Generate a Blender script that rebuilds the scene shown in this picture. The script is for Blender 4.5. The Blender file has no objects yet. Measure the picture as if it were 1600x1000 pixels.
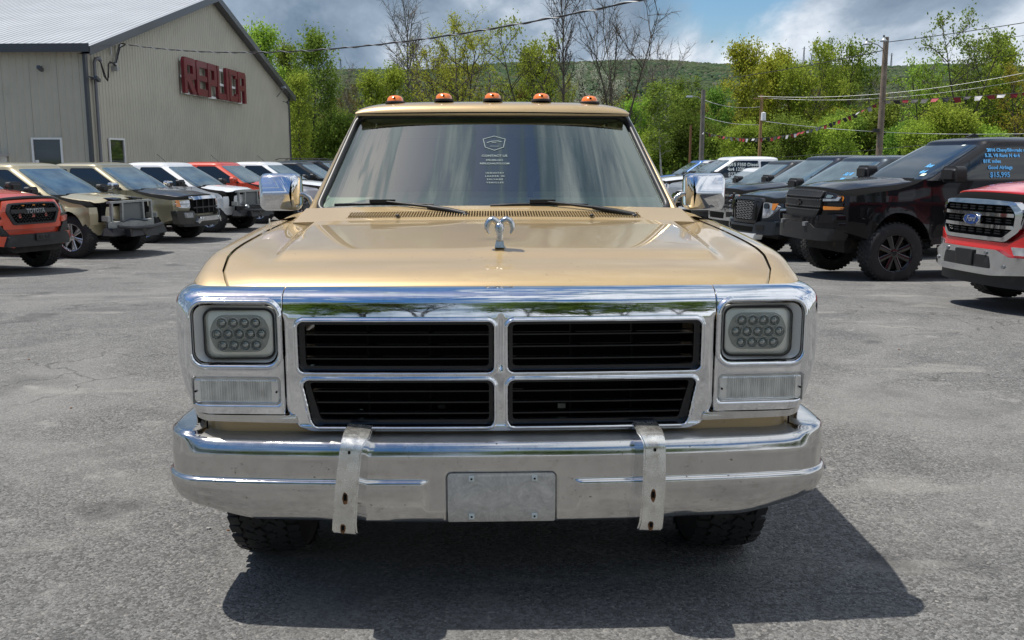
import bpy, bmesh, math, random
import numpy as np
from mathutils import Vector, Matrix, noise as mnoise
R = math.radians
rnd = random.Random(7)
scene = bpy.context.scene
col = scene.collection

# ------------------------------------------------------------------ camera, sky, sun, exposure
CAM_H, PITCH, FPX = 1.52, R(9.46), 1500.0
cam = bpy.data.objects.new('camera', bpy.data.cameras.new('camera'))
col.objects.link(cam)
cam.location = (0, 0, CAM_H)
cam.rotation_euler = (R(90) - PITCH, R(0.0), 0)
cam.data.sensor_width = 36
cam.data.lens = FPX / 1600 * 36
cam.data.clip_start = 0.05
cam.data.clip_end = 9000
scene.camera = cam

SUN_DIR = Vector((-0.37, 0.10, 1.0)).normalized()      # from the ground towards the sun
sun = bpy.data.objects.new('sun', bpy.data.lights.new('sun', 'SUN'))
col.objects.link(sun)
sun.data.energy = 4.7
sun.data.angle = R(0.53)
sun.data.color = (1.0, 0.955, 0.88)
sun.location = (-20, 10, 40)
sun.rotation_euler = SUN_DIR.to_track_quat('Z', 'Y').to_euler()

def nd(nt, typ, **kw):
    n = nt.nodes.new(typ)
    for k, v in kw.items():
        if k.startswith('i_'):
            n.inputs[k[2:].replace('_', ' ')].default_value = v
        else:
            setattr(n, k, v)
    return n
def ln(nt, a, b):
    nt.links.new(a, b)
def mathn(nt, op, a, b=None, c=None, clamp=False):
    n = nt.nodes.new('ShaderNodeMath'); n.operation = op; n.use_clamp = clamp
    for i, v in enumerate((a, b, c)):
        if v is None: continue
        if isinstance(v, (int, float)): n.inputs[i].default_value = v
        else: nt.links.new(v, n.inputs[i])
    return n.outputs[0]
def mrange(nt, v, a, b, c=0.0, d=1.0, smooth=True):
    n = nt.nodes.new('ShaderNodeMapRange'); n.interpolation_type = 'SMOOTHSTEP' if smooth else 'LINEAR'
    nt.links.new(v, n.inputs[0])
    for i, q in enumerate((a, b, c, d)): n.inputs[i + 1].default_value = q
    return n.outputs[0]
def mixc(nt, f, a, b):
    n = nt.nodes.new('ShaderNodeMix'); n.data_type = 'RGBA'
    if isinstance(f, (int, float)): n.inputs[0].default_value = f
    else: nt.links.new(f, n.inputs[0])
    for i, v in ((6, a), (7, b)):
        if isinstance(v, tuple): n.inputs[i].default_value = (*v[:3], 1)
        else: nt.links.new(v, n.inputs[i])
    return n.outputs[2]
def noisen(nt, vec, scale, detail=4, rough=0.55, dist=0.0):
    n = nt.nodes.new('ShaderNodeTexNoise')
    n.inputs['Scale'].default_value = scale; n.inputs['Detail'].default_value = detail
    n.inputs['Roughness'].default_value = rough; n.inputs['Distortion'].default_value = dist
    if vec is not None: nt.links.new(vec, n.inputs['Vector'])
    return n.outputs[0]

def build_world():
    w = bpy.data.worlds.new('World'); scene.world = w; w.use_nodes = True
    nt = w.node_tree; nt.nodes.clear()
    out = nd(nt, 'ShaderNodeOutputWorld'); bg = nd(nt, 'ShaderNodeBackground')
    bg.inputs['Strength'].default_value = 0.10
    ln(nt, bg.outputs[0], out.inputs[0])
    sky = nd(nt, 'ShaderNodeTexSky'); sky.sky_type = 'NISHITA'; sky.sun_disc = False
    sky.sun_elevation = math.asin(SUN_DIR.z)
    sky.sun_rotation = math.atan2(SUN_DIR.x, SUN_DIR.y)
    tc = nd(nt, 'ShaderNodeTexCoord')
    sep = nd(nt, 'ShaderNodeSeparateXYZ'); ln(nt, tc.outputs['Generated'], sep.inputs[0])
    X, Y, Z = sep.outputs
    zz = mathn(nt, 'MAXIMUM', Z, 0.0)
    den = mathn(nt, 'ADD', zz, 0.42)
    u = mathn(nt, 'DIVIDE', X, den); v = mathn(nt, 'DIVIDE', Y, den)
    cmb = nd(nt, 'ShaderNodeCombineXYZ'); ln(nt, u, cmb.inputs[0]); ln(nt, v, cmb.inputs[1])
    stp = nd(nt, 'ShaderNodeVectorMath'); stp.operation = 'MULTIPLY'; ln(nt, cmb.outputs[0], stp.inputs[0]); stp.inputs[1].default_value = (1.35, 0.85, 1)
    P = stp.outputs[0]
    big = noisen(nt, P, 1.5, 7, 0.58, 0.25)
    fine = noisen(nt, P, 5.0, 9, 0.62, 0.3)
    # coverage: nearly closed low down, open patches overhead
    lowc = mrange(nt, Z, 0.10, 0.60, 0.36, -0.02)
    cov = mathn(nt, 'ADD', mathn(nt, 'ADD', mathn(nt, 'MULTIPLY', big, 0.65), mathn(nt, 'MULTIPLY', fine, 0.35)), lowc)
    # one open blue gap to the right of the middle of the view
    dot = nd(nt, 'ShaderNodeVectorMath'); dot.operation = 'DISTANCE'
    ln(nt, tc.outputs['Generated'], dot.inputs[0]); dot.inputs[1].default_value = (0.215, 0.963, 0.168)
    warp = mathn(nt, 'ADD', dot.outputs['Value'], mathn(nt, 'MULTIPLY', mathn(nt, 'SUBTRACT', fine, 0.5), 0.10))
    gap = mrange(nt, warp, 0.035, 0.085, 0.0, 1.0)
    mask = mathn(nt, 'MULTIPLY', mrange(nt, cov, 0.44, 0.60), gap)
    # high thin cloud overhead, drawn out in streaks
    st2 = nd(nt, 'ShaderNodeVectorMath'); st2.operation = 'MULTIPLY'; ln(nt, cmb.outputs[0], st2.inputs[0]); st2.inputs[1].default_value = (13.0, 3.2, 1)
    strk = noisen(nt, st2.outputs[0], 1.05, 7, 0.62, 1.1)
    hi = mrange(nt, Z, 0.55, 0.85, 0.0, 1.0)
    hm = mrange(nt, mathn(nt, 'ADD', strk, mrange(nt, X, -0.10, 0.30, -0.04, 0.20)), 0.46, 0.55)
    mask = mathn(nt, 'ADD', mathn(nt, 'MULTIPLY', mask, mathn(nt, 'SUBTRACT', 1.0, hi)), mathn(nt, 'MULTIPLY', hm, hi))
    # brightness of the cloud: dark slate to the left, bright to the right and low
    sh = noisen(nt, P, 2.6, 8, 0.58, 0.3)
    az = mrange(nt, X, -0.25, 0.22, 0.0, 1.0)
    az2 = mrange(nt, X, 0.18, 0.55, 0.0, 0.30)
    low = mrange(nt, Z, 0.06, 0.16, 0.34, 0.0)
    up = mrange(nt, Z, 0.22, 0.8, 0.0, 0.10)
    b = mathn(nt, 'ADD', mathn(nt, 'MULTIPLY', mathn(nt, 'SUBTRACT', sh, 0.5), 2.2), mathn(nt, 'MULTIPLY', az, 0.42))
    b = mathn(nt, 'ADD', b, low); b = mathn(nt, 'ADD', b, up); b = mathn(nt, 'ADD', b, az2)
    b = mathn(nt, 'ADD', b, mathn(nt, 'MULTIPLY', mathn(nt, 'SUBTRACT', fine, 0.5), 0.9))
    b = mathn(nt, 'ADD', b, mathn(nt, 'MULTIPLY', mathn(nt, 'MULTIPLY', mathn(nt, 'SUBTRACT', strk, 0.44), hi), 3.0))
    b = mathn(nt, 'ADD', b, 0.12, None, True)
    cr = nd(nt, 'ShaderNodeValToRGB'); ln(nt, b, cr.inputs[0])
    e = cr.color_ramp.elements
    e[0].position = 0.0; e[0].color = (0.135, 0.20, 0.285, 1)
    e[1].position = 1.0; e[1].color = (0.86, 0.90, 0.96, 1)
    m = cr.color_ramp.elements.new(0.45); m.color = (0.30, 0.38, 0.48, 1)
    m = cr.color_ramp.elements.new(0.75); m.color = (0.58, 0.65, 0.74, 1)
    sc = nd(nt, 'ShaderNodeVectorMath'); sc.operation = 'SCALE'; ln(nt, cr.outputs[0], sc.inputs[0]); sc.inputs[3].default_value = 10.0
    # clear sky a little more saturated, as the camera saw it
    hs = nd(nt, 'ShaderNodeHueSaturation'); hs.inputs['Saturation'].default_value = 1.40; hs.inputs['Value'].default_value = 1.12
    ln(nt, sky.outputs[0], hs.inputs['Color'])
    fin = mixc(nt, mask, hs.outputs[0], sc.outputs[0])
    ln(nt, fin, bg.inputs['Color'])
build_world()
vs = scene.view_settings
vs.view_transform = 'Standard'; vs.look = 'None'; vs.gamma = 1; vs.use_curve_mapping = False; vs.exposure = 0.15
scene.cycles.max_bounces = 8
scene.cycles.transparent_max_bounces = 16

# ------------------------------------------------------------------ helpers
def setp(o, parent=None, label=None, cat=None, group=None, kind=None):
    if parent is not None: o.parent = parent
    if label: o['label'] = label
    if cat: o['category'] = cat
    if group: o['group'] = group
    if kind: o['kind'] = kind
    return o
def empty(name, loc=(0, 0, 0), rz=0.0, label=None, cat=None, group=None):
    o = bpy.data.objects.new(name, None); col.objects.link(o)
    o.empty_display_size = 0.2
    o.location = loc; o.rotation_euler = (0, 0, rz)
    return setp(o, None, label, cat, group)
def link(name, me, mats, parent=None, smooth=None, loc=None, **kw):
    if not isinstance(mats, (list, tuple)): mats = [mats]
    if len(me.materials) == 0:
        for m in mats: me.materials.append(m)
    if smooth is not None:
        me.shade_smooth()
        if smooth < 180: me.set_sharp_from_angle(angle=R(smooth))
    o = bpy.data.objects.new(name, me); col.objects.link(o)
    if loc is not None: o.location = loc
    return setp(o, parent, **kw)
def copy_tree(o, parent=None):
    c = o.copy(); col.objects.link(c)
    if parent is not None: c.parent = parent
    for ch in list(o.children): copy_tree(ch, c)
    return c

class MB:
    """collects vertices and faces of ONE object"""
    def __init__(s): s.v = []; s.f = []; s.m = []
    def add(s, vs, fs, mi=0):
        n = len(s.v); s.v += [tuple(p) for p in vs]; s.f += [tuple(i + n for i in f) for f in fs]; s.m += [mi] * len(fs)
        return s
    def box(s, c, d, rot=None, mi=0):
        x, y, z = (q / 2 for q in d)
        vs = [Vector((a * x, b * y, e * z)) for e in (-1, 1) for b in (-1, 1) for a in (-1, 1)]
        if rot is not None: vs = [rot @ p for p in vs]
        vs = [p + Vector(c) for p in vs]
        return s.add(vs, [(0, 2, 3, 1), (4, 5, 7, 6), (0, 1, 5, 4), (2, 6, 7, 3), (0, 4, 6, 2), (1, 3, 7, 5)], mi)
    def taper(s, c, d, k, mi=0):
        """box whose top is scaled by k"""
        x, y, z = (q / 2 for q in d)
        vs = [Vector((a * x * (1 if e < 0 else k), b * y * (1 if e < 0 else k), e * z)) + Vector(c) for e in (-1, 1) for b in (-1, 1) for a in (-1, 1)]
        return s.add(vs, [(0, 2, 3, 1), (4, 5, 7, 6), (0, 1, 5, 4), (2, 6, 7, 3), (0, 4, 6, 2), (1, 3, 7, 5)], mi)
    def tube(s, pts, r, n=8, closed=False, cap=True, mi=0):
        pts = [Vector(p) for p in pts]; N = len(pts)
        rs = r if isinstance(r, (list, tuple)) else [r] * N
        vs = []; prev = None
        for i, p in enumerate(pts):
            a = pts[(i - 1) % N] if (closed or i > 0) else p
            b = pts[(i + 1) % N] if (closed or i < N - 1) else p
            t = (b - a).normalized()
            if prev is None:
                q = Vector((0, 0, 1)) if abs(t.z) < 0.9 else Vector((1, 0, 0))
                prev = t.cross(q).normalized()
            sd = (prev - t * prev.dot(t)).normalized(); prev = sd
            up = t.cross(sd)
            for k in range(n):
                an = 2 * math.pi * k / n
                vs.append(p + (sd * math.cos(an) + up * math.sin(an)) * rs[i])
        fs = []
        for i in range(N if closed else N - 1):
            j = (i + 1) % N
            for k in range(n):
                fs.append((i * n + k, i * n + (k + 1) % n, j * n + (k + 1) % n, j * n + k))
        if cap and not closed:
            fs.append(tuple(range(n))[::-1]); fs.append(tuple((N - 1) * n + k for k in range(n)))
        return s.add(vs, fs, mi)
    def lathe(s, prof, axis='y', n=32, c=(0, 0, 0), mi=0, cap=False):
        """prof: (radius, along)"""
        vs = []
        for k in range(n):
            a = 2 * math.pi * k / n
            for r, h in prof:
                p = {'y': (r * math.cos(a), h, r * math.sin(a)), 'x': (h, r * math.cos(a), r * math.sin(a)), 'z': (r * math.cos(a), r * math.sin(a), h)}[axis]
                vs.append((p[0] + c[0], p[1] + c[1], p[2] + c[2]))
        m = len(prof); fs = []
        for k in range(n):
            j = (k + 1) % n
            for i in range(m - 1):
                fs.append((k * m + i, k * m + i + 1, j * m + i + 1, j * m + i))
        if cap:
            fs.append(tuple(k * m for k in range(n))); fs.append(tuple(k * m + m - 1 for k in range(n))[::-1])
        return s.add(vs, fs, mi)
    def mesh(s, name, recalc=True):
        me = bpy.data.meshes.new(name); me.from_pydata(s.v, [], s.f)
        if any(s.m): me.polygons.foreach_set('material_index', s.m)
        if recalc:
            bm = bmesh.new(); bm.from_mesh(me); bmesh.ops.recalc_face_normals(bm, faces=bm.faces); bm.to_mesh(me); bm.free()
        me.update(); return me
    def build(s, name, mats, parent=None, smooth=35, **kw):
        return link(name, s.mesh(name), mats, parent, smooth, **kw)

def rrect(x0, z0, x1, z1, r, n=5):
    pts = []
    rr = r if isinstance(r, (list, tuple)) else [r] * 4
    for (cx, cz, a0, q) in ((x1, z0, -90, rr[0]), (x1, z1, 0, rr[1]), (x0, z1, 90, rr[2]), (x0, z0, 180, rr[3])):
        sx = -1 if cx == x1 else 1; sz = -1 if cz == z1 else 1
        ox, oz = cx + sx * q, cz + sz * q
        for k in range(n + 1):
            a = R(a0 + 90 * k / n); pts.append((ox + q * math.cos(a), oz + q * math.sin(a)))
    return pts
def rpoly(pts, r, n=4):
    out = []; N = len(pts)
    for i in range(N):
        p = Vector(pts[i][:2]); a = Vector(pts[i - 1][:2]); b = Vector(pts[(i + 1) % N][:2])
        q = pts[i][2] if len(pts[i]) > 2 else r
        da = (a - p); db = (b - p); la, lb = da.length, db.length
        q = min(q, la * .45, lb * .45)
        if q < 1e-4: out.append(tuple(p)); continue
        pa = p + da / la * q; pb = p + db / lb * q
        for k in range(n + 1):
            t = k / n
            out.append(tuple(pa * (1 - t) ** 2 + p * 2 * t * (1 - t) + pb * t * t))
    return out
def slab_mesh(name, poly, fn, w0=0.0, w1=None, cu=(), cv=(), cw=(), bev=0.0, seg=2, hole=None, back=True):
    """prism of poly (u,v) between w0 and w1, bisected at cu/cv/cw, then mapped by fn(u,v,w)"""
    bm = bmesh.new()
    a = [bm.verts.new((u, v, w1 if w1 is not None else w0)) for u, v in poly]
    top = bm.faces.new(a)
    if hole:
        h = [bm.verts.new((u, v, w1 if w1 is not None else w0)) for u, v in hole]
        bm.faces.remove(top)
        ea = [bm.edges.get((a[i], a[(i + 1) % len(a)])) or bm.edges.new((a[i], a[(i + 1) % len(a)])) for i in range(len(a))]
        eh = [bm.edges.new((h[i], h[(i + 1) % len(h)])) for i in range(len(h))]
        bmesh.ops.triangle_fill(bm, use_beauty=True, edges=ea + eh)
    if w1 is not None:
        if hole:
            ge = bmesh.ops.extrude_face_region(bm, geom=list(bm.faces))
            for q in ge['geom']:
                if isinstance(q, bmesh.types.BMVert): q.co.z = w0
        else:
            b = [bm.verts.new((u, v, w0)) for u, v in poly]; n = len(poly)
            if back: bm.faces.new(b[::-1])
            for i in range(n): bm.faces.new((a[(i + 1) % n], a[i], b[i], b[(i + 1) % n]))
            if bev > 0:
                es = [e for e in top.edges]
                bmesh.ops.bevel(bm, geom=es, offset=bev, segments=seg, affect='EDGES', profile=0.5, clamp_overlap=True)
        bmesh.ops.recalc_face_normals(bm, faces=bm.faces)
    for ax, cuts in ((0, cu), (1, cv), (2, cw)):
        for c in cuts:
            co = [0, 0, 0]; no = [0, 0, 0]; co[ax] = c; no[ax] = 1
            bmesh.ops.bisect_plane(bm, geom=bm.verts[:] + bm.edges[:] + bm.faces[:], plane_co=co, plane_no=no, dist=1e-5)
    for v in bm.verts: v.co = Vector(fn(*v.co))
    bmesh.ops.recalc_face_normals(bm, faces=bm.faces)
    me = bpy.data.meshes.new(name); bm.to_mesh(me); bm.free(); return me
def slab(name, poly, fn, w0, w1, mat, parent=None, smooth=35, **kw):
    tagk = {k: kw.pop(k) for k in ('label', 'cat', 'group', 'kind', 'loc') if k in kw}
    return link(name, slab_mesh(name, poly, fn, w0, w1, **kw), mat, parent, smooth, **tagk)
def grid_mesh(name, P, mask=None, flip=False):
    n, m = P.shape[:2]
    idx = np.arange(n * m).reshape(n, m)
    q = np.stack([idx[:-1, :-1], idx[1:, :-1], idx[1:, 1:], idx[:-1, 1:]], -1)
    if flip: q = q[..., ::-1]
    if mask is not None: q = q[mask]
    q = q.reshape(-1, 4)
    me = bpy.data.meshes.new(name)
    me.vertices.add(n * m); me.vertices.foreach_set('co', P.reshape(-1).astype(np.float32))
    me.loops.add(q.size); me.loops.foreach_set('vertex_index', q.reshape(-1).astype(np.int32))
    me.polygons.add(len(q)); me.polygons.foreach_set('loop_start', np.arange(0, q.size, 4, dtype=np.int32))
    me.polygons.foreach_set('loop_total', np.full(len(q), 4, dtype=np.int32))
    me.update(calc_edges=True); me.validate()
    if mask is not None:
        bm = bmesh.new(); bm.from_mesh(me)
        bmesh.ops.delete(bm, geom=[v for v in bm.verts if not v.link_faces], context='VERTS'); bm.to_mesh(me); bm.free()
    return me
def sst(a, b, x):
    t = np.clip((x - a) / (b - a), 0, 1); return t * t * (3 - 2 * t)
def lerp(a, b, t): return a + (b - a) * t
def text_mesh(name, s, size, extrude=0.0, align='CENTER', space=1.0, shear=0.0, offset=0.0):
    cu = bpy.data.curves.new(name, 'FONT'); cu.body = s; cu.size = size; cu.extrude = extrude
    cu.align_x = align; cu.align_y = 'CENTER'; cu.space_character = space; cu.shear = shear; cu.offset = offset
    cu.resolution_u = 3
    o = bpy.data.objects.new(name, cu); col.objects.link(o)
    dg = bpy.context.evaluated_depsgraph_get()
    me = bpy.data.meshes.new_from_object(o.evaluated_get(dg))
    bpy.data.objects.remove(o); bpy.data.curves.remove(cu); me.materials.clear()
    return me
def map_mesh(me, fn):
    for v in me.vertices: v.co = Vector(fn(*v.co))
    me.update(); return me

# ------------------------------------------------------------------ materials
MATS = {}
def mat(name, color=(.5, .5, .5), rough=.5, metal=0.0, coat=0.0, spec=0.5, var=0.0, vscale=5.0, bump=0.0, bscale=80.0, trans=0.0, alpha=1.0,
        emit=None, dirt=None, dscale=3.0, rvar=0.0, coatr=0.03, speck=None):
    if name in MATS: return MATS[name]
    m = bpy.data.materials.new(name); m.use_nodes = True; nt = m.node_tree
    b = nt.nodes['Principled BSDF']
    b.inputs['Base Color'].default_value = (*color, 1); b.inputs['Roughness'].default_value = rough
    b.inputs['Metallic'].default_value = metal; b.inputs['Coat Weight'].default_value = coat; b.inputs['Coat Roughness'].default_value = coatr
    b.inputs['Specular IOR Level'].default_value = spec; b.inputs['Transmission Weight'].default_value = trans; b.inputs['Alpha'].default_value = alpha
    if emit: b.inputs['Emission Color'].default_value = (*emit, 1); b.inputs['Emission Strength'].default_value = 1
    if var or bump or dirt or rvar:
        tc = nd(nt, 'ShaderNodeTexCoord'); P = tc.outputs['Object']
        c = tuple(color)
        if var:
            f = noisen(nt, P, vscale, 6)
            c = mixc(nt, mrange(nt, f, .3, .7), tuple(q * (1 - var) for q in color), tuple(min(1, q * (1 + var)) for q in color))
        if dirt:
            f = noisen(nt, P, dscale, 8, .65)
            c = mixc(nt, mathn(nt, 'MULTIPLY', mrange(nt, f, .52, .75), dirt[3]), c, dirt[:3])
        if speck:
            f = noisen(nt, P, speck[4], 4, .6); g = noisen(nt, P, 6, 3)
            c = mixc(nt, mathn(nt, 'MULTIPLY', mathn(nt, 'MULTIPLY', mrange(nt, f, .64, .70), mrange(nt, g, .45, .6)), speck[3]), c, speck[:3])
        if var or dirt: ln(nt, c, b.inputs['Base Color'])
        if rvar:
            f = noisen(nt, P, vscale * 2, 6, .6)
            ln(nt, mrange(nt, f, .3, .7, max(.01, rough - rvar), rough + rvar), b.inputs['Roughness'])
        if bump:
            f = noisen(nt, P, bscale, 5)
            bn = nd(nt, 'ShaderNodeBump'); bn.inputs['Strength'].default_value = bump; bn.inputs['Distance'].default_value = .01
            ln(nt, f, bn.inputs['Height']); ln(nt, bn.outputs[0], b.inputs['Normal'])
    MATS[name] = m; return m
def paint(name, c, metal=0.0, rough=.35, coat=1.0, dust=.10):
    dust = .10 if max(c) > .1 else .02
    if max(c) < .1: return mat('paint_' + name, c, .4, metal, .55, spec=.08, dirt=(.22, .20, .17, dust), dscale=2.0)
    return mat('paint_' + name, c, rough, metal, coat, var=.05, vscale=1.3, dirt=(.22, .20, .17, dust), dscale=2.0)
def build_mats():
    mat('chrome', (.80, .81, .83), .035, 1.0, var=.04, vscale=30, rvar=.02, dirt=(.42, .41, .39, .35), dscale=26, bump=.006, bscale=9)
    mat('chrome_old', (.62, .615, .60), .13, 1.0, var=.05, vscale=14, rvar=.035, dirt=(.36, .33, .29, .3), dscale=26, bump=.008, bscale=14, speck=(.10, .07, .05, .8, 75))
    mat('chrome_far', (.62, .63, .65), .08, 1.0)
    mat('silver_plastic', (.60, .595, .57), .40, .2)
    mat('black_plastic', (.014, .014, .015), .5, dirt=(.09, .085, .08, .25), dscale=8, bump=.05, bscale=400)
    mat('gloss_black', (.010, .010, .011), .3, coat=.6, spec=.2)
    mat('dark_void', (.006, .006, .006), .9, spec=.1)
    mat('rubber', (.017, .017, .018), .75, dirt=(.10, .095, .085, .55), dscale=6, bump=.1, bscale=120)
    mat('seal_rubber', (.014, .014, .015), .42, dirt=(.08, .08, .08, .4), dscale=10)
    mat('amber', (.85, .20, .015), .22, coat=.5, spec=.6)
    mat('amber_lens', (.75, .25, .03), .15, coat=1)
    mat('red_lens', (.5, .02, .015), .15, coat=1)
    mat('white_lens', (.46, .48, .50), .12, .45, coat=1, var=.35, vscale=9)
    mat('steel_grey', (.30, .31, .32), .45, .7, var=.1)
    mat('raw_metal', (.34, .35, .34), .5, .5, var=.2, vscale=9, dirt=(.10, .08, .06, .6), dscale=9)
    mat('radiator', (.16, .17, .17), .6, .4, bump=.6, bscale=60)
    mat('alloy', (.62, .63, .65), .22, .9)
    mat('alloy_black', (.012, .012, .013), .2, .2, coat=.8)
    mat('print_white', (.62, .68, .66), .5)
    mat('print_faint', (.25, .30, .29), .6, spec=.2)
    mat('print_blue', (.12, .48, .92), .5)
    mat('print_yellow', (.8, .75, .35), .5)
    mat('sticker', (.72, .78, .62), .5)
    mat('interior_tan', (.34, .31, .22), .7, var=.1)
    mat('interior_dark', (.03, .032, .035), .8)
    mat('rust', (.16, .07, .025), .85, var=.4, vscale=60)
    mat('gold', PT, .42, .38, coat=1.0, var=.04, vscale=1.2, dirt=(.30, .25, .17, .16), dscale=5, coatr=.02, speck=(.22, .17, .10, .55, 60), bump=.0016, bscale=7)
    # bright-work and window glass: thin tinted pane
    for nm, tint, fac in (('windscreen', (.62, .78, .73), .14), ('clear_lens', (.97, .98, .97), .0)):
        m = bpy.data.materials.new(nm); m.use_nodes = True; nt = m.node_tree; nt.nodes.clear()
        out = nd(nt, 'ShaderNodeOutputMaterial'); mx = nd(nt, 'ShaderNodeMixShader'); tr = nd(nt, 'ShaderNodeBsdfTransparent'); gl = nd(nt, 'ShaderNodeBsdfGlossy')
        tr.inputs[0].default_value = (*tint, 1); gl.inputs['Roughness'].default_value = .012; gl.inputs['Color'].default_value = (.90, 1, .95, 1)
        fr = nd(nt, 'ShaderNodeFresnel'); fr.inputs[0].default_value = 1.5
        f = mathn(nt, 'MULTIPLY_ADD', fr.outputs[0], 1.7, fac, True)
        ln(nt, f, mx.inputs[0]); ln(nt, tr.outputs[0], mx.inputs[1]); ln(nt, gl.outputs[0], mx.inputs[2]); ln(nt, mx.outputs[0], out.inputs[0])
        MATS[nm] = m
    m = mat('tinted_glass', (.010, .014, .016), .05, 0, coat=.6, spec=.5)
    m = mat('tinted_light', (.06, .085, .085), .04, 0, coat=1.0, spec=1.0, var=.5, vscale=2.5)
PT = (.47, .338, .168)
build_mats()
M = MATS

# ------------------------------------------------------------------ ground
def gz(y, x=0.0):
    t = min(1, max(0, (y - 8) / 10.0)); return -.32 * t * t * (3 - 2 * t)
def asphalt():
    m = bpy.data.materials.new('asphalt'); m.use_nodes = True; nt = m.node_tree; b = nt.nodes['Principled BSDF']
    tc = nd(nt, 'ShaderNodeTexCoord'); P = tc.outputs['Object']
    vo = nd(nt, 'ShaderNodeTexVoronoi'); vo.inputs['Scale'].default_value = 95; ln(nt, P, vo.inputs['Vector'])
    vcol = nd(nt, 'ShaderNodeSeparateColor'); ln(nt, vo.outputs['Color'], vcol.inputs[0])
    fine = noisen(nt, P, 170, 5, .7)
    mid = noisen(nt, P, 9, 7, .65)
    bigp = noisen(nt, P, .55, 6, .6, .6)
    c = mixc(nt, mrange(nt, fine, .30, .72, smooth=False), (.056, .056, .055), (.245, .242, .234))
    # each chip of stone has its own tone
    st = mrange(nt, vcol.outputs[0], .0, 1.0, .52, 1.50, False)
    sc = nd(nt, 'ShaderNodeVectorMath'); sc.operation = 'SCALE'; ln(nt, c, sc.inputs[0]); ln(nt, st, sc.inputs[3])
    c = sc.outputs[0]
    c = mixc(nt, mathn(nt, 'MULTIPLY', mrange(nt, vcol.outputs[1], .95, 1.0), .5), c, (.42, .39, .35))
    c = mixc(nt, mathn(nt, 'MULTIPLY', mrange(nt, mid, .44, .68), .38), c, (.115, .112, .106))
    c = mixc(nt, mathn(nt, 'MULTIPLY', mrange(nt, bigp, .45, .66), .50), c, (.25, .245, .232))
    dk = noisen(nt, P, 1.3, 6, .6, .4)
    c = mixc(nt, mathn(nt, 'MULTIPLY', mrange(nt, dk, .50, .74), .5), c, (.068, .068, .069))
    # pale worn patches and streaks left by tyres
    mp = nd(nt, 'ShaderNodeMapping'); mp.inputs['Scale'].default_value = (.8, 2.0, 1); mp.inputs['Rotation'].default_value = (0, 0, R(-38)); ln(nt, P, mp.inputs[0])
    pw = noisen(nt, mp.outputs[0], 1.1, 5, .5, .3)
    c = mixc(nt, mathn(nt, 'MULTIPLY', mrange(nt, pw, .60, .70), .4), c, (.31, .30, .275))
    sp = noisen(nt, P, 3.2, 4, .55, .2)
    c = mixc(nt, mathn(nt, 'MULTIPLY', mrange(nt, sp, .63, .70), .32), c, (.34, .33, .31))
    # hairline cracks
    vc = nd(nt, 'ShaderNodeTexVoronoi'); vc.feature = 'DISTANCE_TO_EDGE'; vc.inputs['Scale'].default_value = .8
    wp = nd(nt, 'ShaderNodeVectorMath'); wp.operation = 'MULTIPLY_ADD'
    nz = nt.nodes.new('ShaderNodeTexNoise'); nz.inputs['Scale'].default_value = 3; nz.inputs['Detail'].default_value = 6; ln(nt, P, nz.inputs['Vector'])
    ln(nt, nz.outputs['Color'], wp.inputs[0]); wp.inputs[1].default_value = (.5, .5, .5); ln(nt, P, wp.inputs[2]); ln(nt, wp.outputs[0], vc.inputs['Vector'])
    where = mrange(nt, noisen(nt, P, .35, 3), .50, .60)
    ck = mathn(nt, 'MULTIPLY', mrange(nt, vc.outputs['Distance'], .003, .011, 1, 0), where)
    c = mixc(nt, mathn(nt, 'MULTIPLY', ck, .5), c, (.04, .04, .04))
    ln(nt, c, b.inputs['Base Color']); b.inputs['Roughness'].default_value = .88; b.inputs['Specular IOR Level'].default_value = .25
    h = mathn(nt, 'ADD', mathn(nt, 'MULTIPLY', vo.outputs['Distance'], -.8), mathn(nt, 'MULTIPLY', fine, .7))
    h = mathn(nt, 'SUBTRACT', h, mathn(nt, 'MULTIPLY', ck, .5))
    oil = noisen(nt, P, .9, 3, .5); c = mixc(nt, mathn(nt, 'MULTIPLY', mrange(nt, oil, .63, .70), .45), c, (.035, .035, .037)); ln(nt, c, b.inputs['Base Color'])
    bn = nd(nt, 'ShaderNodeBump'); bn.inputs['Strength'].default_value = .9; bn.inputs['Distance'].default_value = .008
    ln(nt, h, bn.inputs['Height']); ln(nt, bn.outputs[0], b.inputs['Normal'])
    return m
def grass_mat():
    return mat('grass', (.075, .10, .03), .9, var=.45, vscale=.4, dirt=(.14, .12, .07, .7), dscale=.25, bump=.8, bscale=8)
def build_ground():
    xs = np.concatenate([np.linspace(-60, -12, 10), np.linspace(-10, 12, 23), np.linspace(15, 60, 10)])
    ys = np.concatenate([np.linspace(-45, 0, 10), np.linspace(1, 24, 47), np.linspace(28, 62, 10)])
    X, Y = np.meshgrid(xs, ys, indexing='ij')
    t = np.clip((Y - 8) / 10, 0, 1); Z = -.32 * t * t * (3 - 2 * t)
    link('ground', grid_mesh('ground', np.stack([X, Y, Z], -1)), asphalt(), smooth=180, kind='structure')
    mb = MB(); S = 4200
    mb.add([(-S, -S, -.36), (S, -S, -.36), (S, S, -.36), (-S, S, -.36)], [(0, 1, 2, 3)])
    # the lot lies on top of the meadow; the near part of the meadow sheet is left out under it
    mb = MB()
    for (x0, x1, y0, y1) in ((-S, -59.9, -S, S), (59.9, S, -S, S), (-59.9, 59.9, 61.9, S), (-59.9, 59.9, -S, -44.9)):
        mb.add([(x0, y0, -.37), (x1, y0, -.37), (x1, y1, -.37), (x0, y1, -.37)], [(0, 1, 2, 3)])
    mb.build('meadow', grass_mat(), smooth=None, kind='structure')
build_ground()
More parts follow.
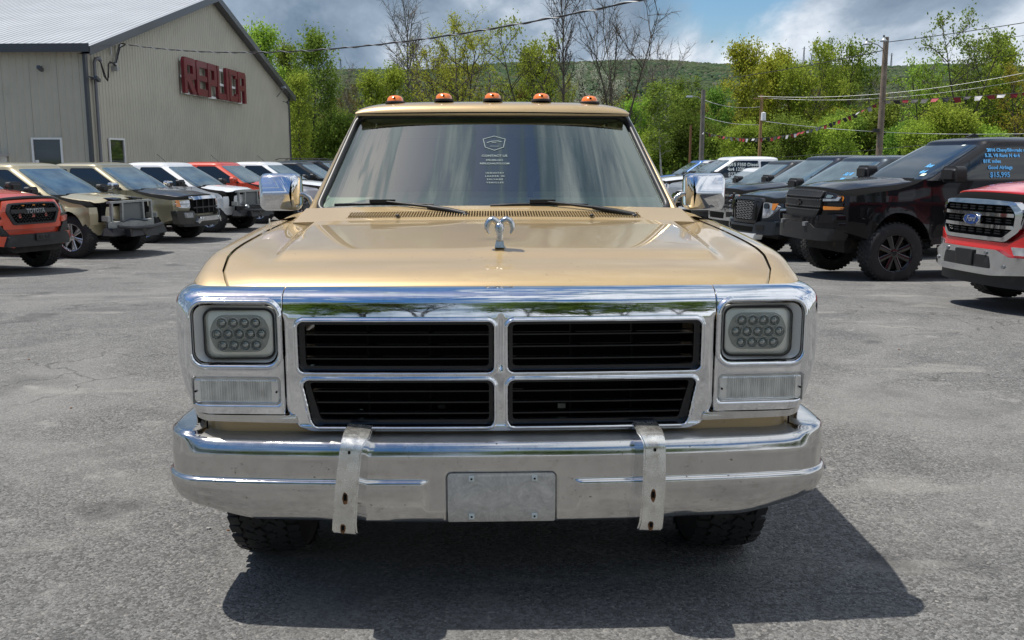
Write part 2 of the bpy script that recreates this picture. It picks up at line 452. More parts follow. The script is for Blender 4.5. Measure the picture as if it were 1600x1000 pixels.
# ------------------------------------------------------------------ the gold pickup in the foreground
def build_truck():
    T = empty('pickup_truck', (-.034, 3.0, 0), R(1.8), 'old gold square-bodied pickup truck with chrome grille and bumper, facing the camera in the foreground', 'truck')
    gold = M['gold']; chrome = M['chrome']; dark = M['dark_void']; blk = M['black_plastic']
    BOW = .045
    def bow(x): return BOW * (x / 1.05) ** 2
    # --- section of the grille's upper roll, from normal angles
    zs = np.linspace(1.108, .60, 255)
    an = np.interp(zs, [.60, .98, 1.006, 1.016, 1.038, 1.058, 1.068, 1.078, 1.088, 1.098, 1.105, 1.108], [0, 0, 3, 5, 8, 12.5, 21, 36, 54, 68, 80, 84])
    dy = np.tan(np.radians(an)) * (zs[0] - zs[1])
    yy = .172 - np.cumsum(dy)
    def roll(z): return np.interp(z, zs[::-1], yy[::-1])
    yf = float(yy[-1])
    def sd_rr(x, z, cx, cz, hx, hz, r):
        qx = np.abs(x - cx) - (hx - r); qz = np.abs(z - cz) - (hz - r)
        return np.hypot(np.maximum(qx, 0), np.maximum(qz, 0)) + np.minimum(np.maximum(qx, qz), 0) - r
    def bead(s, w=.013, h=.009):
        t = np.clip(s / w, 0, 1); return np.where((s > 0) & (s < w), -h * np.sin(np.pi * t) ** .8, 0)
    def wall(s, depth=.045): return depth * sst(.001, -.006, s)
    # openings of the centre grille (mirrored)
    OP = []
    for sg in (-1, 1):
        OP.append((sg, 'top')); OP.append((sg, 'bot'))
    def sd_op(x, z, sg, k):
        X = x * sg
        if k == 'top': return sd_rr(X, z, .3415, .9195, .3165, .0815, .018)
        # lower openings lean in at the outer bottom corner
        sh = np.maximum(0, (.806 - z)) * .22 * (X > .3) * np.clip((X - .3) / .35, 0, 1)
        return sd_rr(X + sh, z, .3365, .7315, .3115, .0755, .022)
    nx, nz = 420, 150
    s = np.linspace(-1, 1, nx)
    z = np.concatenate([np.linspace(.632, 1.02, 112), np.linspace(1.022, 1.108, 40)])
    S, Z = np.meshgrid(s, z, indexing='ij')
    r0 = .10
    dz = np.clip((.632 + r0 - Z) / r0, 0, 1)
    XM = .7065 - r0 * (1 - np.sqrt(np.clip(1 - dz ** 2, 0, 1)))
    Xc = S * XM
    Yc = roll(Z) + bow(Xc)
    sd = np.minimum.reduce([sd_op(Xc, Z, a, b) for a, b in OP])
    Yc = Yc + bead(sd) + wall(sd)
    # centre bar channel between the two upper frames, and side edges rolled back
    Yc = Yc + .010 * np.exp(-(Xc / .0055) ** 2) * sst(.835, .86, Z) * sst(1.03, 1.0, Z)
    e = np.clip((np.abs(S) * XM - (XM - .018)) / .018, 0, 1); Yc = Yc + .012 * (1 - np.sqrt(1 - e ** 2 * .98)) * sst(1.03, .99, Z)
    eb = np.clip((.632 + .014 - Z) / .014, 0, 1); Yc = Yc + .014 * (1 - np.sqrt(1 - eb ** 2 * .98)) - .006 * np.exp(-((Z - .652) / .005) ** 2)
    g = grid_mesh('grille_shell', np.stack([Xc, Yc, Z], -1), mask=None)
    sdc = (sd[:-1, :-1] + sd[1:, 1:]) / 2
    g = grid_mesh('grille_shell', np.stack([Xc, Yc, Z], -1), mask=sdc > -.0075)
    GR = link('grille', g, chrome, T, smooth=180)
    # top flange closes the roll to the hood, plus rear return so the shell has depth
    # black inserts with slats
    for sg in (-1, 1):
        for k, (x0, x1, z0, z1, lean) in (('t', (.025, .658, .838, 1.001, 0)), ('b', (.025, .648, .656, .807, .034))):
            fn = lambda u, v, w, sg=sg: (sg * u, yf + bow(u) + w, v)
            outer = [(x0, z0), (x1 - lean, z0), (x1, z1), (x0, z1)]
            out = rpoly(outer, .02); inn = rpoly([(x0 + .014, z0 + .013), (x1 - lean - .017, z0 + .013), (x1 - .016, z1 - .012), (x0 + .014, z1 - .012)], .014)
            slab('grille_insert', out, fn, .055, .028, M['gloss_black'], GR, cu=(.2, .4, .55), hole=inn)
            for i in range(1, 4):
                zc = z1 - .006 - i * (z1 - z0) / 4.02
                xe = x1 - lean * (z1 - zc) / (z1 - z0) - .014
                slab('slat', [(x0 + .012, zc - .0022), (xe, zc - .0022), (xe, zc + .0022), (x0 + .012, zc + .0022)], fn, .075, .036, M['gloss_black'], GR, cu=(.2, .4, .55))
            for xv in (.235, .440):
                slab('slat', [(xv - .003, z0 + .01), (xv + .003, z0 + .01), (xv + .003, z1 - .01), (xv - .003, z1 - .01)], fn, .088, .064, M['dark_void'], GR)
    MB().box((0, .36, .84), (1.30, .03, .46)).build('radiator', M['dark_void'], T)
    MB().box((-.47, .17, .683), (.010, .004, .012)).build('clip', M['print_white'], GR)
    MB().box((.21, .19, .690), (.026, .006, .016)).build('clip', M['raw_metal'], GR)
    MB().box((-.20, .19, .690), (.024, .006, .014)).build('clip', M['black_plastic'], GR)
    # --- headlamp bezels
    for sg in (-1, 1):
        sx = np.linspace(0, 1, 230); zb = np.concatenate([np.linspace(.694, 1.02, 100), np.linspace(1.022, 1.108, 44)])
        S, Z = np.meshgrid(sx, zb, indexing='ij')
        xo = 1.083 - .052 * (1 - np.sqrt(np.clip(1 - (np.clip((Z - 1.050) / .0585, 0, 1)) ** 2, 0, 1))) - .05 * np.clip((.86 - Z) / .18, 0, 1) ** 1.6
        xi = .711
        xi = .710 - .062 * sst(.75, .70, Z)
        u = xi + (xo - xi) * S
        Y = roll(Z) + bow(u)
        RR = .085
        t = np.clip((u - (xo - RR)) / RR, 0, 1)
        Y = Y + RR * 1.25 * (1 - np.sqrt(1 - t ** 2 * .998))
        s1 = sd_rr(u, Z, .8665, .960, .1385, .098, .038)
        s2 = sd_rr(u, Z, .871, .770, .150, .049, .018)
        Y = Y + bead(s1, .020, .011) + wall(s1, .03) + .5 * wall(s2, .03)
        ei = np.clip((.710 + .012 - u) / .012, 0, 1); Y = Y + .008 * (1 - np.sqrt(1 - ei ** 2 * .98)) * sst(1.03, .99, Z) + .020 * sst(.712, .700, u)
        sdm = np.minimum(s1, s2); sdc = (sdm[:-1, :-1] + sdm[1:, 1:]) / 2
        me = grid_mesh('headlight_bezel', np.stack([sg * u, Y, Z], -1), mask=sdc > -.0065, flip=sg < 0)
        BZ = link('headlight_bezel', me, chrome, T, smooth=180)
        # chrome strip under the bezel
        fn = lambda u, v, w, sg=sg: (sg * u, yf + bow(u) + w + (.075 * max(0, (u - .95) / .08) ** 2), v)
        slab('lower_trim', rpoly([(.668, .6655), (1.020, .672), (1.034, .692), (.675, .692)], .006), fn, .05, -.008, M['chrome_old'], BZ, cu=(.8, .87, .93, .97, .99, 1.01), bev=.006)
        # lamp bucket: frame round the window narrowing to the lamp
        o = rrect(.732, .866, 1.001, 1.054, .036, 6); i_ = rrect(.740, .877, .966, 1.041, .028, 6)
        mb = MB(); n = len(o)
        yb = yf + bow(.87)
        rings = [(o, yb + .008), ([(lerp(a[0], b[0], .8), lerp(a[1], b[1], .8)) for a, b in zip(o, i_)], yb + .022), (i_, yb + .024)]
        vsx = []; fsx = []
        for ring, yv in rings: vsx += [(sg * p[0], yv + bow(p[0]) - bow(.87), p[1]) for p in ring]
        for k in range(2):
            for q in range(n): fsx.append((k * n + q, k * n + (q + 1) % n, (k + 1) * n + (q + 1) % n, (k + 1) * n + q))
        mb.add(vsx, fsx)
        mb.build('lamp_bucket', M['silver_plastic'], BZ, smooth=40)
        HL = empty('headlight'); HL.parent = T
        fl = lambda u, v, w, sg=sg, yb=yb: (sg * u, yb + .022 + w, v)
        hb = slab('lamp_housing', rrect(.742, .879, .966, 1.040, .030, 6), fl, .06, .0, M['lamp_pale'], None, bev=.004)
        hb.name = 'headlight'; hb.parent = T
        bpy.data.objects.remove(HL); HL = hb
        slab('ring', rrect(.738, .875, .970, 1.044, .032, 6), fl, .01, -.010, M['black_plastic'], HL, hole=rrect(.7445, .8815, .9635, 1.0375, .028, 6))
        slab('reflector', rpoly([(.778, .898), (.930, .898), (.956, .96), (.930, 1.021), (.778, 1.021), (.752, .96)], .04, 5), fl, .001, -.004, M['lamp_inner'], HL, bev=.002)
        for row, (cnt, zc, off) in enumerate(((4, .9965, 0), (5, .9595, 0), (4, .9225, 0))):
            for k in range(cnt):
                xc = .854 + (k - (cnt - 1) / 2) * .0362
                mb = MB(); pr = [(.0186, -.004), (.0184, -.011), (.0168, -.0135), (.0164, -.007)]
                mb.lathe(pr, 'y', 20, (sg * xc, yb + .022, zc)); mb.build('lens_ring', M['silver_bright'], HL, smooth=40)
                mb = MB(); pr = [(.0166, -.007)] + [(.0164 * math.cos(R(a)), -.007 - .009 * math.sin(R(a))) for a in (15, 35, 55, 72, 90)]
                mb.lathe(pr, 'y', 18, (sg * xc, yb + .022, zc)); mb.build('projector_lens', M['lamp_dark'], HL, smooth=180)
        slab('lamp_glass', rrect(.746, .883, .962, 1.036, .027, 6), fl, -.0225, None, M['clear_lens'], HL)
        # parking lamp: ribbed clear lens
        xs_ = np.linspace(.727, 1.016, 210); zz_ = np.linspace(.7265, .8135, 26)
        U, V = np.meshgrid(xs_, zz_, indexing='ij')
        ed = sd_rr(U, V, .8715, .770, .1445, .0435, .014)
        inner = (np.abs(U - .8715) < .118)
        Yl = yf + bow(U) + .016 - .010 * sst(0, -.006, ed) + np.where(inner, .0028 * np.sin((U) * 2 * np.pi / .0072), 0) * sst(-.006, -.010, ed) + .055 * np.clip((U - .99) / .09, 0, 1) ** 2
        me = grid_mesh('parking_lamp', np.stack([sg * U, Yl, V], -1), mask=((ed[:-1, :-1] + ed[1:, 1:]) / 2) < .002, flip=sg < 0)
        PL = link('parking_lamp', me, M['ribbed_lens'], T, smooth=60)
        MB().box((sg * .871, yf + bow(.87) + .045, .77), (.30, .03, .098)).build('lamp_backing', M['lamp_grey'], PL)
        for xx in (.737, 1.006):
            MB().lathe([(.0035, .0), (.0035, -.004), (0.0001, -.004)], 'y', 10, (sg * xx, yf + bow(xx) + .005, .768)).build('screw', M['dark_void'], PL)
    # --- panel between grille and bumper
    fnp = lambda u, v, w: (u, yf + bow(u) + w + .11 * max(0, (abs(u) - .93) / .11) ** 2, v)
    cuts = [i * .1 for i in range(-10, 11)] + [-.97, .97, -1.0, 1.0]
    slab('valance', [(-1.03, .56), (1.03, .56), (1.04, .676), (.70, .676), (.66, .648), (-.66, .648), (-.70, .676), (-1.04, .676)], fnp, .10, .038, gold, T, cu=cuts)
    for sg in (-1, 1):
        MB().box((sg * .985, yf + .085, .635), (.004, .006, .07)).build('panel_seam', dark, T)

    # --- hood and fenders
    def hoodw(y): return np.interp(y, [.16, .22, .3, .45, .7, 1.0, 1.34], [.905, .932, .957, .972, .972, .962, .945])
    def hz(x, y):
        ax = np.abs(x)
        base = 1.108 + .054 * (1 - np.exp(-(y - .166) / .085)) + .090 * np.clip(y - .2, 0, 2) - .02 * np.clip(y - .2, 0, 2) ** 2
        edge = .020 * np.exp(-((y - .166) / .010))
        xc = .785 + .035 * (y - .45)
        plate = .019 * sst(xc + .030, xc - .022, ax) * sst(.36, .50, y)
        side = .014 * sst(xc + .02, .94, ax) * sst(.30, .60, y)
        ridge = .006 * np.exp(-(ax / .07) ** 2) * sst(.22, .50, y) * sst(.75, .6, y)
        crown = -.010 * (ax / .95) ** 2
        frontdrop = -.010 * sst(.80, .97, ax) * sst(.5, .2, y)
        return base - edge * .5 + plate + side + ridge + crown + frontdrop
    ys = np.concatenate([np.array([.167, .167, .168, .170, .173, .177, .182, .188]), np.linspace(.195, .55, 60), np.linspace(.56, 1.338, 70)])
    ss = np.linspace(-1, 1, 331)
    S, Y = np.meshgrid(ss, ys, indexing='ij')
    X = S * (hoodw(Y) - .0015)
    Z = hz(X, Y)
    Yb = Y + bow(X) * sst(.6, .2, Y)
    Z[:, 0] -= .022; Z[:, 1] -= .010; Z[:, 2] -= .004
    ed = np.abs(S) > .9999
    Z = Z - np.where(ed, .010, 0) - np.where((np.abs(S) > .993) & ~ed, .001, 0)
    HOOD = link('hood', grid_mesh('hood', np.stack([X, Yb, Z], -1)), gold, T, smooth=180)
    # dark channel under the seams
    mb = MB()
    for sg in (-1, 1):
        mb.tube([(sg * (float(hoodw(y)) + .002), y + .01, float(hz(hoodw(y), y)) - .022) for y in np.linspace(.17, 1.36, 20)], .008, 6)
    mb.tube([(x, .185 + bow(x), 1.082) for x in np.linspace(-1.0, 1.0, 21)], .016, 6)
    mb.build('seam_gutter', dark, T)
    # fenders
    for sg in (-1, 1):
        yl = np.concatenate([np.array([.168, .169, .172, .178, .186]), np.linspace(.2, .55, 26), np.linspace(.57, 1.44, 46)])
        tt = np.linspace(0, 1, 74)
        P = np.zeros((len(yl), len(tt), 3))
        for i, y in enumerate(yl):
            hw = float(hoodw(y)) + .002
            z0 = float(hz(hw, y)) + .001
            xo = float(np.interp(y, [.166, .2, .3, .6, 1.44], [1.035, 1.05, 1.062, 1.068, 1.066]))
            zt = z0
            lz = .52
            da = abs(y - .70)
            if da < .50: lz = max(lz, .37 + math.sqrt(.50 ** 2 - da ** 2))
            lz = min(lz, .94)
            dy_ = bow(1.03) * sst(.6, .2, y)
            rad = (xo - hw)
            for j, t in enumerate(tt):
                if t < .42:      # across the crest and round the shoulder
                    a = t / .42 * R(90)
                    px = hw + rad * math.sin(a) ** .95
                    pz = zt - .058 * (1 - math.cos(a)) ** 1.25
                else:
                    q = (t - .42) / .58
                    za = zt - .058
                    pz = za + (lz - za) * q
                    px = xo + .012 * math.sin(min(1, q * 1.3) * math.pi) - .02 * max(0, q - .6)
                P[i, j] = (sg * px, y + dy_ + (.03 if y < .5 else 0) * sst(.9, 1.1, -pz + 2.0) * 0, pz)
        P[0, :, 2] -= 0
        F = link('fender', grid_mesh('fender', P, flip=sg > 0), gold, T, smooth=180)
        # front face return behind the bezel
        nose = [(sg * P[1, j, 0], P[1, j, 1] + .002, P[1, j, 2]) for j in range(0, 74, 3)]
        mb = MB(); k = len(nose)
        inner = [(p[0] * .93, p[1] + .045, min(p[2], 1.07) - .01) for p in nose]
        mb.add(nose + inner, [(i, i + 1, k + i + 1, k + i) for i in range(k - 1)])
        mb.build('fender_return', gold, F)
        # arch liner
        mb = MB(); ring = [(math.cos(a) * .49, math.sin(a) * .49) for a in np.linspace(R(0), R(180), 24)]
        v = [(sg * 1.05, .70 + c, .37 + s_) for c, s_ in ring] + [(sg * .62, .70 + c, .37 + s_) for c, s_ in ring]
        mb.add(v, [(i, i + 1, 24 + i + 1, 24 + i) for i in range(23)] + [tuple(range(24, 48))])
        mb.build('wheel_well', dark, F, smooth=40)
    # --- cowl with air slots
    def cz(y): return float(hz(0.0, 1.338)) - .002 + (y - 1.34) * .30
    cut = [i * .1 for i in range(-9, 10)]
    wcow = .905
    fc = lambda u, v, w: (u, v, cz(v) + w - .012 * (u / .9) ** 2)
    slab('cowl', [(-wcow, 1.342), (wcow, 1.342), (wcow - .03, 1.52), (-wcow + .03, 1.52)], fc, -.03, 0, gold, T, cu=cut, hole=[(-.665, 1.378), (.665, 1.378), (.665, 1.452), (-.665, 1.452)])
    COW = bpy.data.objects[T.children[-1].name] if False else [c for c in T.children if c.name.startswith('cowl')][-1]
    MB().box((0, 1.415, cz(1.415) - .045), (1.36, .09, .01)).build('vent_trough', dark, COW)
    mb = MB()
    n = 108
    for i in range(n + 1):
        x = -.665 + 1.33 * i / n
        skew = .35 * (1 if x < 0 else -1) * min(1, abs(x) / .5)
        c = (x, 1.415, cz(1.415) - .006 - .012 * (x / .9) ** 2)
        mb.box(c, (.0040, .077, .014), Matrix.Rotation(-skew * .5, 3, 'Z') @ Matrix.Rotation(.29, 3, 'X'))
    mb.box((0, 1.396, cz(1.396) - .006), (1.33, .006, .010))
    mb.build('vent_rib', gold, COW, smooth=None, kind='stuff')
    for sg in (-1, 1):
        # shoulder panels from cowl to door top
        f2 = lambda u, v, w, sg=sg: (sg * u, v, cz(min(v, 1.52)) - .012 - .075 * max(0, (u - .86) / .18) ** 1.25 - .03 * max(0, (u - .98) / .06) ** 2 + w)
        slab('cowl_side', [(wcow + .004, 1.342), (1.04, 1.452), (1.045, 1.53), (.84, 1.60), (wcow - .028, 1.52)], f2, -.05, 0, gold, T, cu=(.95, .98, 1.0, 1.02), smooth=50)
        MB().lathe([(.004, .0), (.009, 0), (.009, .008), (.004, .012), (.0001, .012)], 'z', 12, (sg * .44, 1.372, cz(1.372) + .002)).build('washer_nozzle', blk, COW)
    # --- windscreen
    def ws(u, t, o=0.0):
        hw = lerp(.838, .690, t)
        y = lerp(1.505, 2.000, t) + .075 * u * u + .03 * abs(u) ** 6
        z = lerp(1.278, 1.737, t)
        return (u * hw, y - o * .68, z + o * .73)
    pol = rpoly([(-1, 0), (1, 0), (1, 1), (-1, 1)], .07, 6)
    me = slab_mesh('windscreen', pol, lambda u, v, w: ws(u, v, w), 0, None, cu=[i / 20 for i in range(-19, 20)], cv=[i / 10 for i in range(1, 10)])
    WS = link('windscreen', me, M['windscreen'], T, smooth=180)
    ring = rpoly([(-1, 0), (1, 0), (1, 1), (-1, 1)], .10, 8)
    def dense(p, k=8):
        o = []
        for i in range(len(p)):
            a, b = p[i], p[(i + 1) % len(p)]
            m = max(1, int(math.hypot(b[0] - a[0], b[1] - a[1]) * k))
            for q in range(m): o.append((lerp(a[0], b[0], q / m), lerp(a[1], b[1], q / m)))
        return o
    dr = dense(ring)
    MB().tube([ws(u * 1.006, lerp(-.012, 1.012, v), .004) for u, v in dr], .017, 8, closed=True).build('windscreen_seal', M['seal_rubber'], T, smooth=180)
    MB().tube([ws(u * 1.012, lerp(-.022, 1.022, v), .016) for u, v in dr], .0035, 6, closed=True).build('trim_bead', M['gloss_black'], T, smooth=180)
    # tint band and printed sticker on the glass
    # window sticker: shield outline and lines of text
    def on_ws(x, y, z):        # metres on the glass, x right, y up along the glass
        hw = .76
        t = y / .675
        p = ws(x / lerp(.838, .690, t), t, -.003 + z)
        return p
    tx = MB()
    def stroke(pts, w, closed=False):
        P = pts + [pts[0]] if closed else pts
        for a, b in zip(P[:-1], P[1:]):
            d = Vector((b[0] - a[0], b[1] - a[1])); L = d.length; n = Vector((-d.y, d.x)) / L * w / 2; e = d / L * w * .3
            q = [(a[0] - e.x + n.x, a[1] - e.y + n.y), (b[0] + e.x + n.x, b[1] + e.y + n.y), (b[0] + e.x - n.x, b[1] + e.y - n.y), (a[0] - e.x - n.x, a[1] - e.y - n.y)]
            tx.add([on_ws(*p, 0.006) for p in q], [(0, 1, 2, 3)])
    cx, cy = .004, .475
    stroke([(cx - .055, cy + .030), (cx, cy + .052), (cx + .055, cy + .030), (cx + .045, cy - .030), (cx, cy - .052), (cx - .045, cy - .030)], .0034, True)
    stroke([(cx - .036, cy + .004), (cx - .012, cy + .014), (cx + .018, cy + .016), (cx + .036, cy + .010)], .004)
    stroke([(cx - .012, cy + .004), (cx + .010, cy + .003)], .003)
    stroke([(cx - .022, cy - .022), (cx + .022, cy - .022)], .002)
    tx.build('window_sticker', M['print_faint'], WS, smooth=None)
    for s_, sz, yy_, sp in (('CONTACT US', .020, .383, 1.0), ('570-550-1511', .015, .352, 1.0), ('REPLICAAUTO.COM', .016, .328, 1.0), ('INDUSTRY', .014, .262, 1.45), ('LEADER IN', .014, .240, 1.45), ('SALVAGE', .014, .218, 1.45), ('VEHICLES', .014, .196, 1.45)):
        me = text_mesh('window_lettering', s_, sz, space=sp, offset=.0004)
        map_mesh(me, lambda x, y, z, yy_=yy_: on_ws(x + .004, y + yy_, .006))
        link('window_lettering', me, M['print_faint'], WS)
    # mirror mount pad and inspection stickers
    pp = [(-.014, .585), (.014, .585), (.014, .600), (.007, .608), (-.007, .608), (-.014, .600)]
    MB().add([on_ws(x + .004, y, -.012) for x, y in pp], [tuple(range(6))]).build('mirror_pad', M['interior_dark'], WS, smooth=None)
    # --- A pillars, roof, doors, cab back
    for sg in (-1, 1):
        mb = MB(); n = 14; rows = []
        for i in range(n + 1):
            t = lerp(-.04, 1.02, i / n)
            a = Vector(ws(sg * 1.018, t, .0)); a.y -= .012
            k_ = 1 - .62 * max(0, t); b = a + Vector((sg * .016 * k_, -.004, .006 * k_)); c = a + Vector((sg * .034 * k_, .014, .002)); d = a + Vector((sg * .046 * k_, .060, -.004)); e_ = a + Vector((sg * .046 * k_, .13, -.01)); f_ = a + Vector((sg * .005, .13, -.01))
            rows.append([a, b, c, d, e_, f_])
        v = [p for r_ in rows for p in r_]
        mb.add(v, [(i * 6 + k, i * 6 + (k + 1) % 6, (i + 1) * 6 + (k + 1) % 6, (i + 1) * 6 + k) for i in range(n) for k in range(6)] + [tuple(range(6)), tuple(range(n * 6, n * 6 + 6))])
        mb.build('windscreen_pillar', gold, T, smooth=50)
    U, V = np.meshgrid(np.linspace(-1, 1, 81), np.linspace(0, 1, 50), indexing='ij')
    yv = 1.965 + V ** 1.6 * 1.33
    Xr = U * (.703 + .025 * V)
    sq = np.clip(1 - np.abs(U) ** 7, 0, 1) ** .55
    Zr = 1.755 + .030 * (1 - np.exp(-(yv - 1.965) / .016)) * (.25 + .75 * sq) + .040 * (1 - np.exp(-(yv - 1.965) / .13)) * sq + .006 * (1 - U ** 2)
    Zr = Zr - .0 * U
    Yr = yv + .055 * U ** 2 * (1 - V) + .02 * np.abs(U) ** 6 * (1 - V)
    ROOF = link('roof', grid_mesh('roof', np.stack([Xr, Yr, Zr], -1)), gold, T, smooth=180)
    # drip lip below the roof edge
    MB().tube([(u * .700, 1.970 + .075 * u * u, 1.7490) for u in np.linspace(-1, 1, 31)], .007, 8).build('drip_rail', gold, ROOF, smooth=180)
    MB().box((0, 2.68, 1.742), (1.36, 1.2, .02)).build('headliner', M['interior_tan'], T)
    mb = MB()
    for sg in (-1, 1):
        DO = MB()
        def bx(p): return p
        prof = [(.99, .42), (1.045, .50), (1.075, .85), (1.070, 1.10), (1.050, 1.19), (1.0, 1.245), (.93, 1.262), (.90, 1.262)]
        yA, yB = 1.455, 2.75
        v = [(sg * x, y, z) for y in (yA, 1.75, 2.1, 2.45, yB) for x, z in prof]; k = len(prof)
        DO.add(v, [(i * k + j, i * k + j + 1, (i + 1) * k + j + 1, (i + 1) * k + j) for i in range(4) for j in range(k - 1)])
        DR = DO.build('door', gold, T, smooth=40)
        v = [(sg * .885, 1.60, 1.262), (sg * .885, 2.72, 1.262), (sg * .705, 2.72, 1.735), (sg * .705, 2.12, 1.735)]
        MB().add(v, [(0, 1, 2, 3)]).build('side_glass', M['windscreen'], DR, smooth=None)
        fr = MB(); fr.tube([(sg * .885, 2.74, 1.262), (sg * .702, 2.74, 1.738)], .03, 6); fr.tube([(sg * .700, 2.12, 1.742), (sg * .706, 2.75, 1.742)], .014, 6)
        fr.build('window_frame', gold, DR, smooth=60)
        MB().box((sg * 1.08, 2.62, 1.08), (.03, .16, .03)).build('handle', M['chrome'], DR)
        # rear quarter / bed side with arch
        R2 = MB(); arch = [(2.77, .45), (3.85, .45)] + [(4.42 + .5 * math.cos(a), .37 + .5 * math.sin(a)) for a in np.linspace(R(170), R(10), 14)] + [(5.75, .50), (5.78, 1.20), (2.77, 1.20)]
        slab('bed_side', arch, lambda u, v, w, sg=sg: (sg * (1.07 + w - .03 * max(0, (v - 1.1) / .1)), u, v), -.05, 0, gold, T, cu=(3.3, 4.4, 5.2), cv=(.7, 1.1, 1.15))
        MB().tube([(sg * 1.02, 2.80, 1.215), (sg * 1.02, 5.76, 1.215)], .03, 8).build('bed_rail', gold, T, smooth=60)
    MB().box((0, 5.76, .86), (2.08, .05, .72)).build('tailgate', gold, T)
    MB().box((0, 4.3, .72), (2.0, 2.9, .04)).build('bed_floor', gold, T)
    # cab back wall with rear window
    fb = lambda u, v, w: (u, 3.20 + w, v)
    slab('cab_back', rpoly([(-.98, .6), (.98, .6), (.96, 1.25), (.71, 1.75), (-.71, 1.75), (-.96, 1.25)], .03), fb, 0, .04, gold, T, hole=rpoly([(-.62, 1.32), (.62, 1.32), (.58, 1.66), (-.58, 1.66)], .04))
    MB().add([(-.63, 3.215, 1.31), (.63, 3.215, 1.31), (.60, 3.215, 1.67), (-.60, 3.215, 1.67)], [(0, 1, 2, 3)]).build('rear_glass', M['tinted_glass'], T, smooth=None)
    for sg in (-1, 1):
        MB().add([(sg * .90, 2.76, 1.26), (sg * .90, 3.2, 1.26), (sg * .715, 3.2, 1.75), (sg * .715, 2.76, 1.75)], [(0, 1, 2, 3)]).build('quarter_panel', gold, T, smooth=None)
        MB().add([(sg * 1.06, 2.755, .45), (sg * 1.06, 2.775, .45), (sg * 1.06, 2.775, 1.2), (sg * .92, 2.775, 1.262), (sg * .92, 2.755, 1.262), (sg * 1.06, 2.755, 1.2)], [(0, 1, 2, 3, 4, 5)]).build('panel_seam', dark, T)
    # interior
    slab('dashboard', [(-.86, 1.30), (.86, 1.30), (.80, 1.02), (-.80, 1.02)], lambda u, v, w: (u, 1.62 + w + .06 * (u / .8) ** 2, v - .03 + .12 * w), 0, .46, M['interior_tan'], T, cu=(-.5, 0, .5))
    th = np.linspace(0, 2 * math.pi, 29)[:-1]
    tilt = R(62)
    wc = Vector((.40, 2.18, 1.335))
    def sw(r, a): return wc + Vector((r * math.cos(a), r * math.sin(a) * math.cos(tilt), r * math.sin(a) * math.sin(tilt)))
    SW = MB().tube([sw(.20, a) for a in th], .015, 8, closed=True).tube([sw(.2, R(200)), wc, sw(.2, R(-20))], .013, 6).tube([wc, wc + Vector((0, -.4, -.25))], .03, 8).build('steering_wheel', M['interior_dark'], T, smooth=60)
    slab('bench_seat', rpoly([(-.72, .75), (.72, .75), (.70, 1.33), (-.70, 1.33)], .07), lambda u, v, w: (u, 2.72 + w + .18 * (v - .75), v), 0, .16, M['interior_tan'], T, bev=.03)
    MB().box((0, 2.45, .78), (1.44, .55, .16)).build('seat_cushion', M['interior_tan'], T)
    MB().box((0, 2.3, .50), (1.9, 1.8, .05)).build('floor_pan', M['interior_dark'], T)
    slab('rear_view_mirror', rrect(-.11, 1.60, .11, 1.655, .02), lambda u, v, w: (u, 2.03 + w, v), 0, .02, M['interior_dark'], T)
    # roof marker lights
    for k in range(5):
        x = (k - 2) * .254
        yb = 2.12 + .05 * (x / .7) ** 2
        zb = 1.822 - .016 * (abs(x) / .55) ** 3
        L = MB()
        L.lathe([(.052, 0), (.052, .010), (.046, .013), (.0001, .013)], 'z', 20, (0, 0, 0))
        for i, p in enumerate(L.v): L.v[i] = (p[0] * 1.0 + x, p[1] * 1.25 + yb, p[2] + zb)
        base = L.build('marker_light', M['rubber'], T, smooth=40)
        D = MB(); D.lathe([(.043, .013), (.040, .027), (.030, .038), (.016, .042), (.0001, .043)], 'z', 20)
        for i, p in enumerate(D.v): D.v[i] = (p[0] + x, p[1] * 1.35 + yb, p[2] + zb)
        D.build('amber_cover', M['amber'], base, smooth=50)
        MB().lathe([(.0001, -.006), (.006, -.005), (.006, .01)], 'y', 10, (x, yb - .050, zb + .026)).build('screw', M['dark_void'], base)
    # wipers
    for xb0, xb1, xc, piv in ((-.755, -.285, -.525, (-.135, 1.420, 1.268)), (-.020, .440, .225, (.640, 1.408, 1.262))):
        def onp(x, t, o): return Vector(ws(x / lerp(.838, .690, t), t, o))
        W = MB(); W.tube([onp(x, .045 + .012 * math.sin((x - xb0) / (xb1 - xb0) * math.pi) + (.01 if xb0 < -.5 else .0) * (x - xb0), .016) for x in np.linspace(xb0, xb1, 9)], .0075, 6)
        WI = W.build('wiper', M['black_plastic'], T, smooth=60)
        c = onp(xc, .068, .028)
        MB().box(c, (.12, .02, .016)).build('wiper_bridge', M['black_plastic'], WI)
        p = Vector(piv)
        m = c.lerp(p, .55) + Vector((0, 0, .012))
        A = MB(); A.tube([c, m], [.005, .007], 8); A.tube([m, c.lerp(p, .8) + Vector((0, 0, .012)), p + Vector((0, 0, .008))], [.010, .013, .014], 8)
        A.lathe([(.016, -.02), (.018, .006), (.014, .014), (.0001, .015)], 'z', 14, p)
        A.build('wiper_arm', M['black_plastic'], WI, smooth=60)
    # hood ornament: ram's head with curled horns
    ox, oy = .004, .475
    oz = float(hz(0, .475)) + .002
    K = .88
    O = MB().taper((ox, oy, oz + .013), (.036, .05, .026), .7).build('hood_ornament', M['chrome_orn'], T, smooth=30)
    H = MB()
    sec = [(.030, .013, .009), (.045, .014, .012), (.062, .017, .015), (.080, .021, .017), (.094, .019, .015), (.101, .010, .008)]
    n = 12; vv = []
    for z_, rx, ry in sec:
        for k in range(n):
            a = 2 * math.pi * k / n
            vv.append((ox + rx * K * math.cos(a), oy - .012 + (.10 - z_) * -.12 + ry * K * math.sin(a), oz + z_ * K))
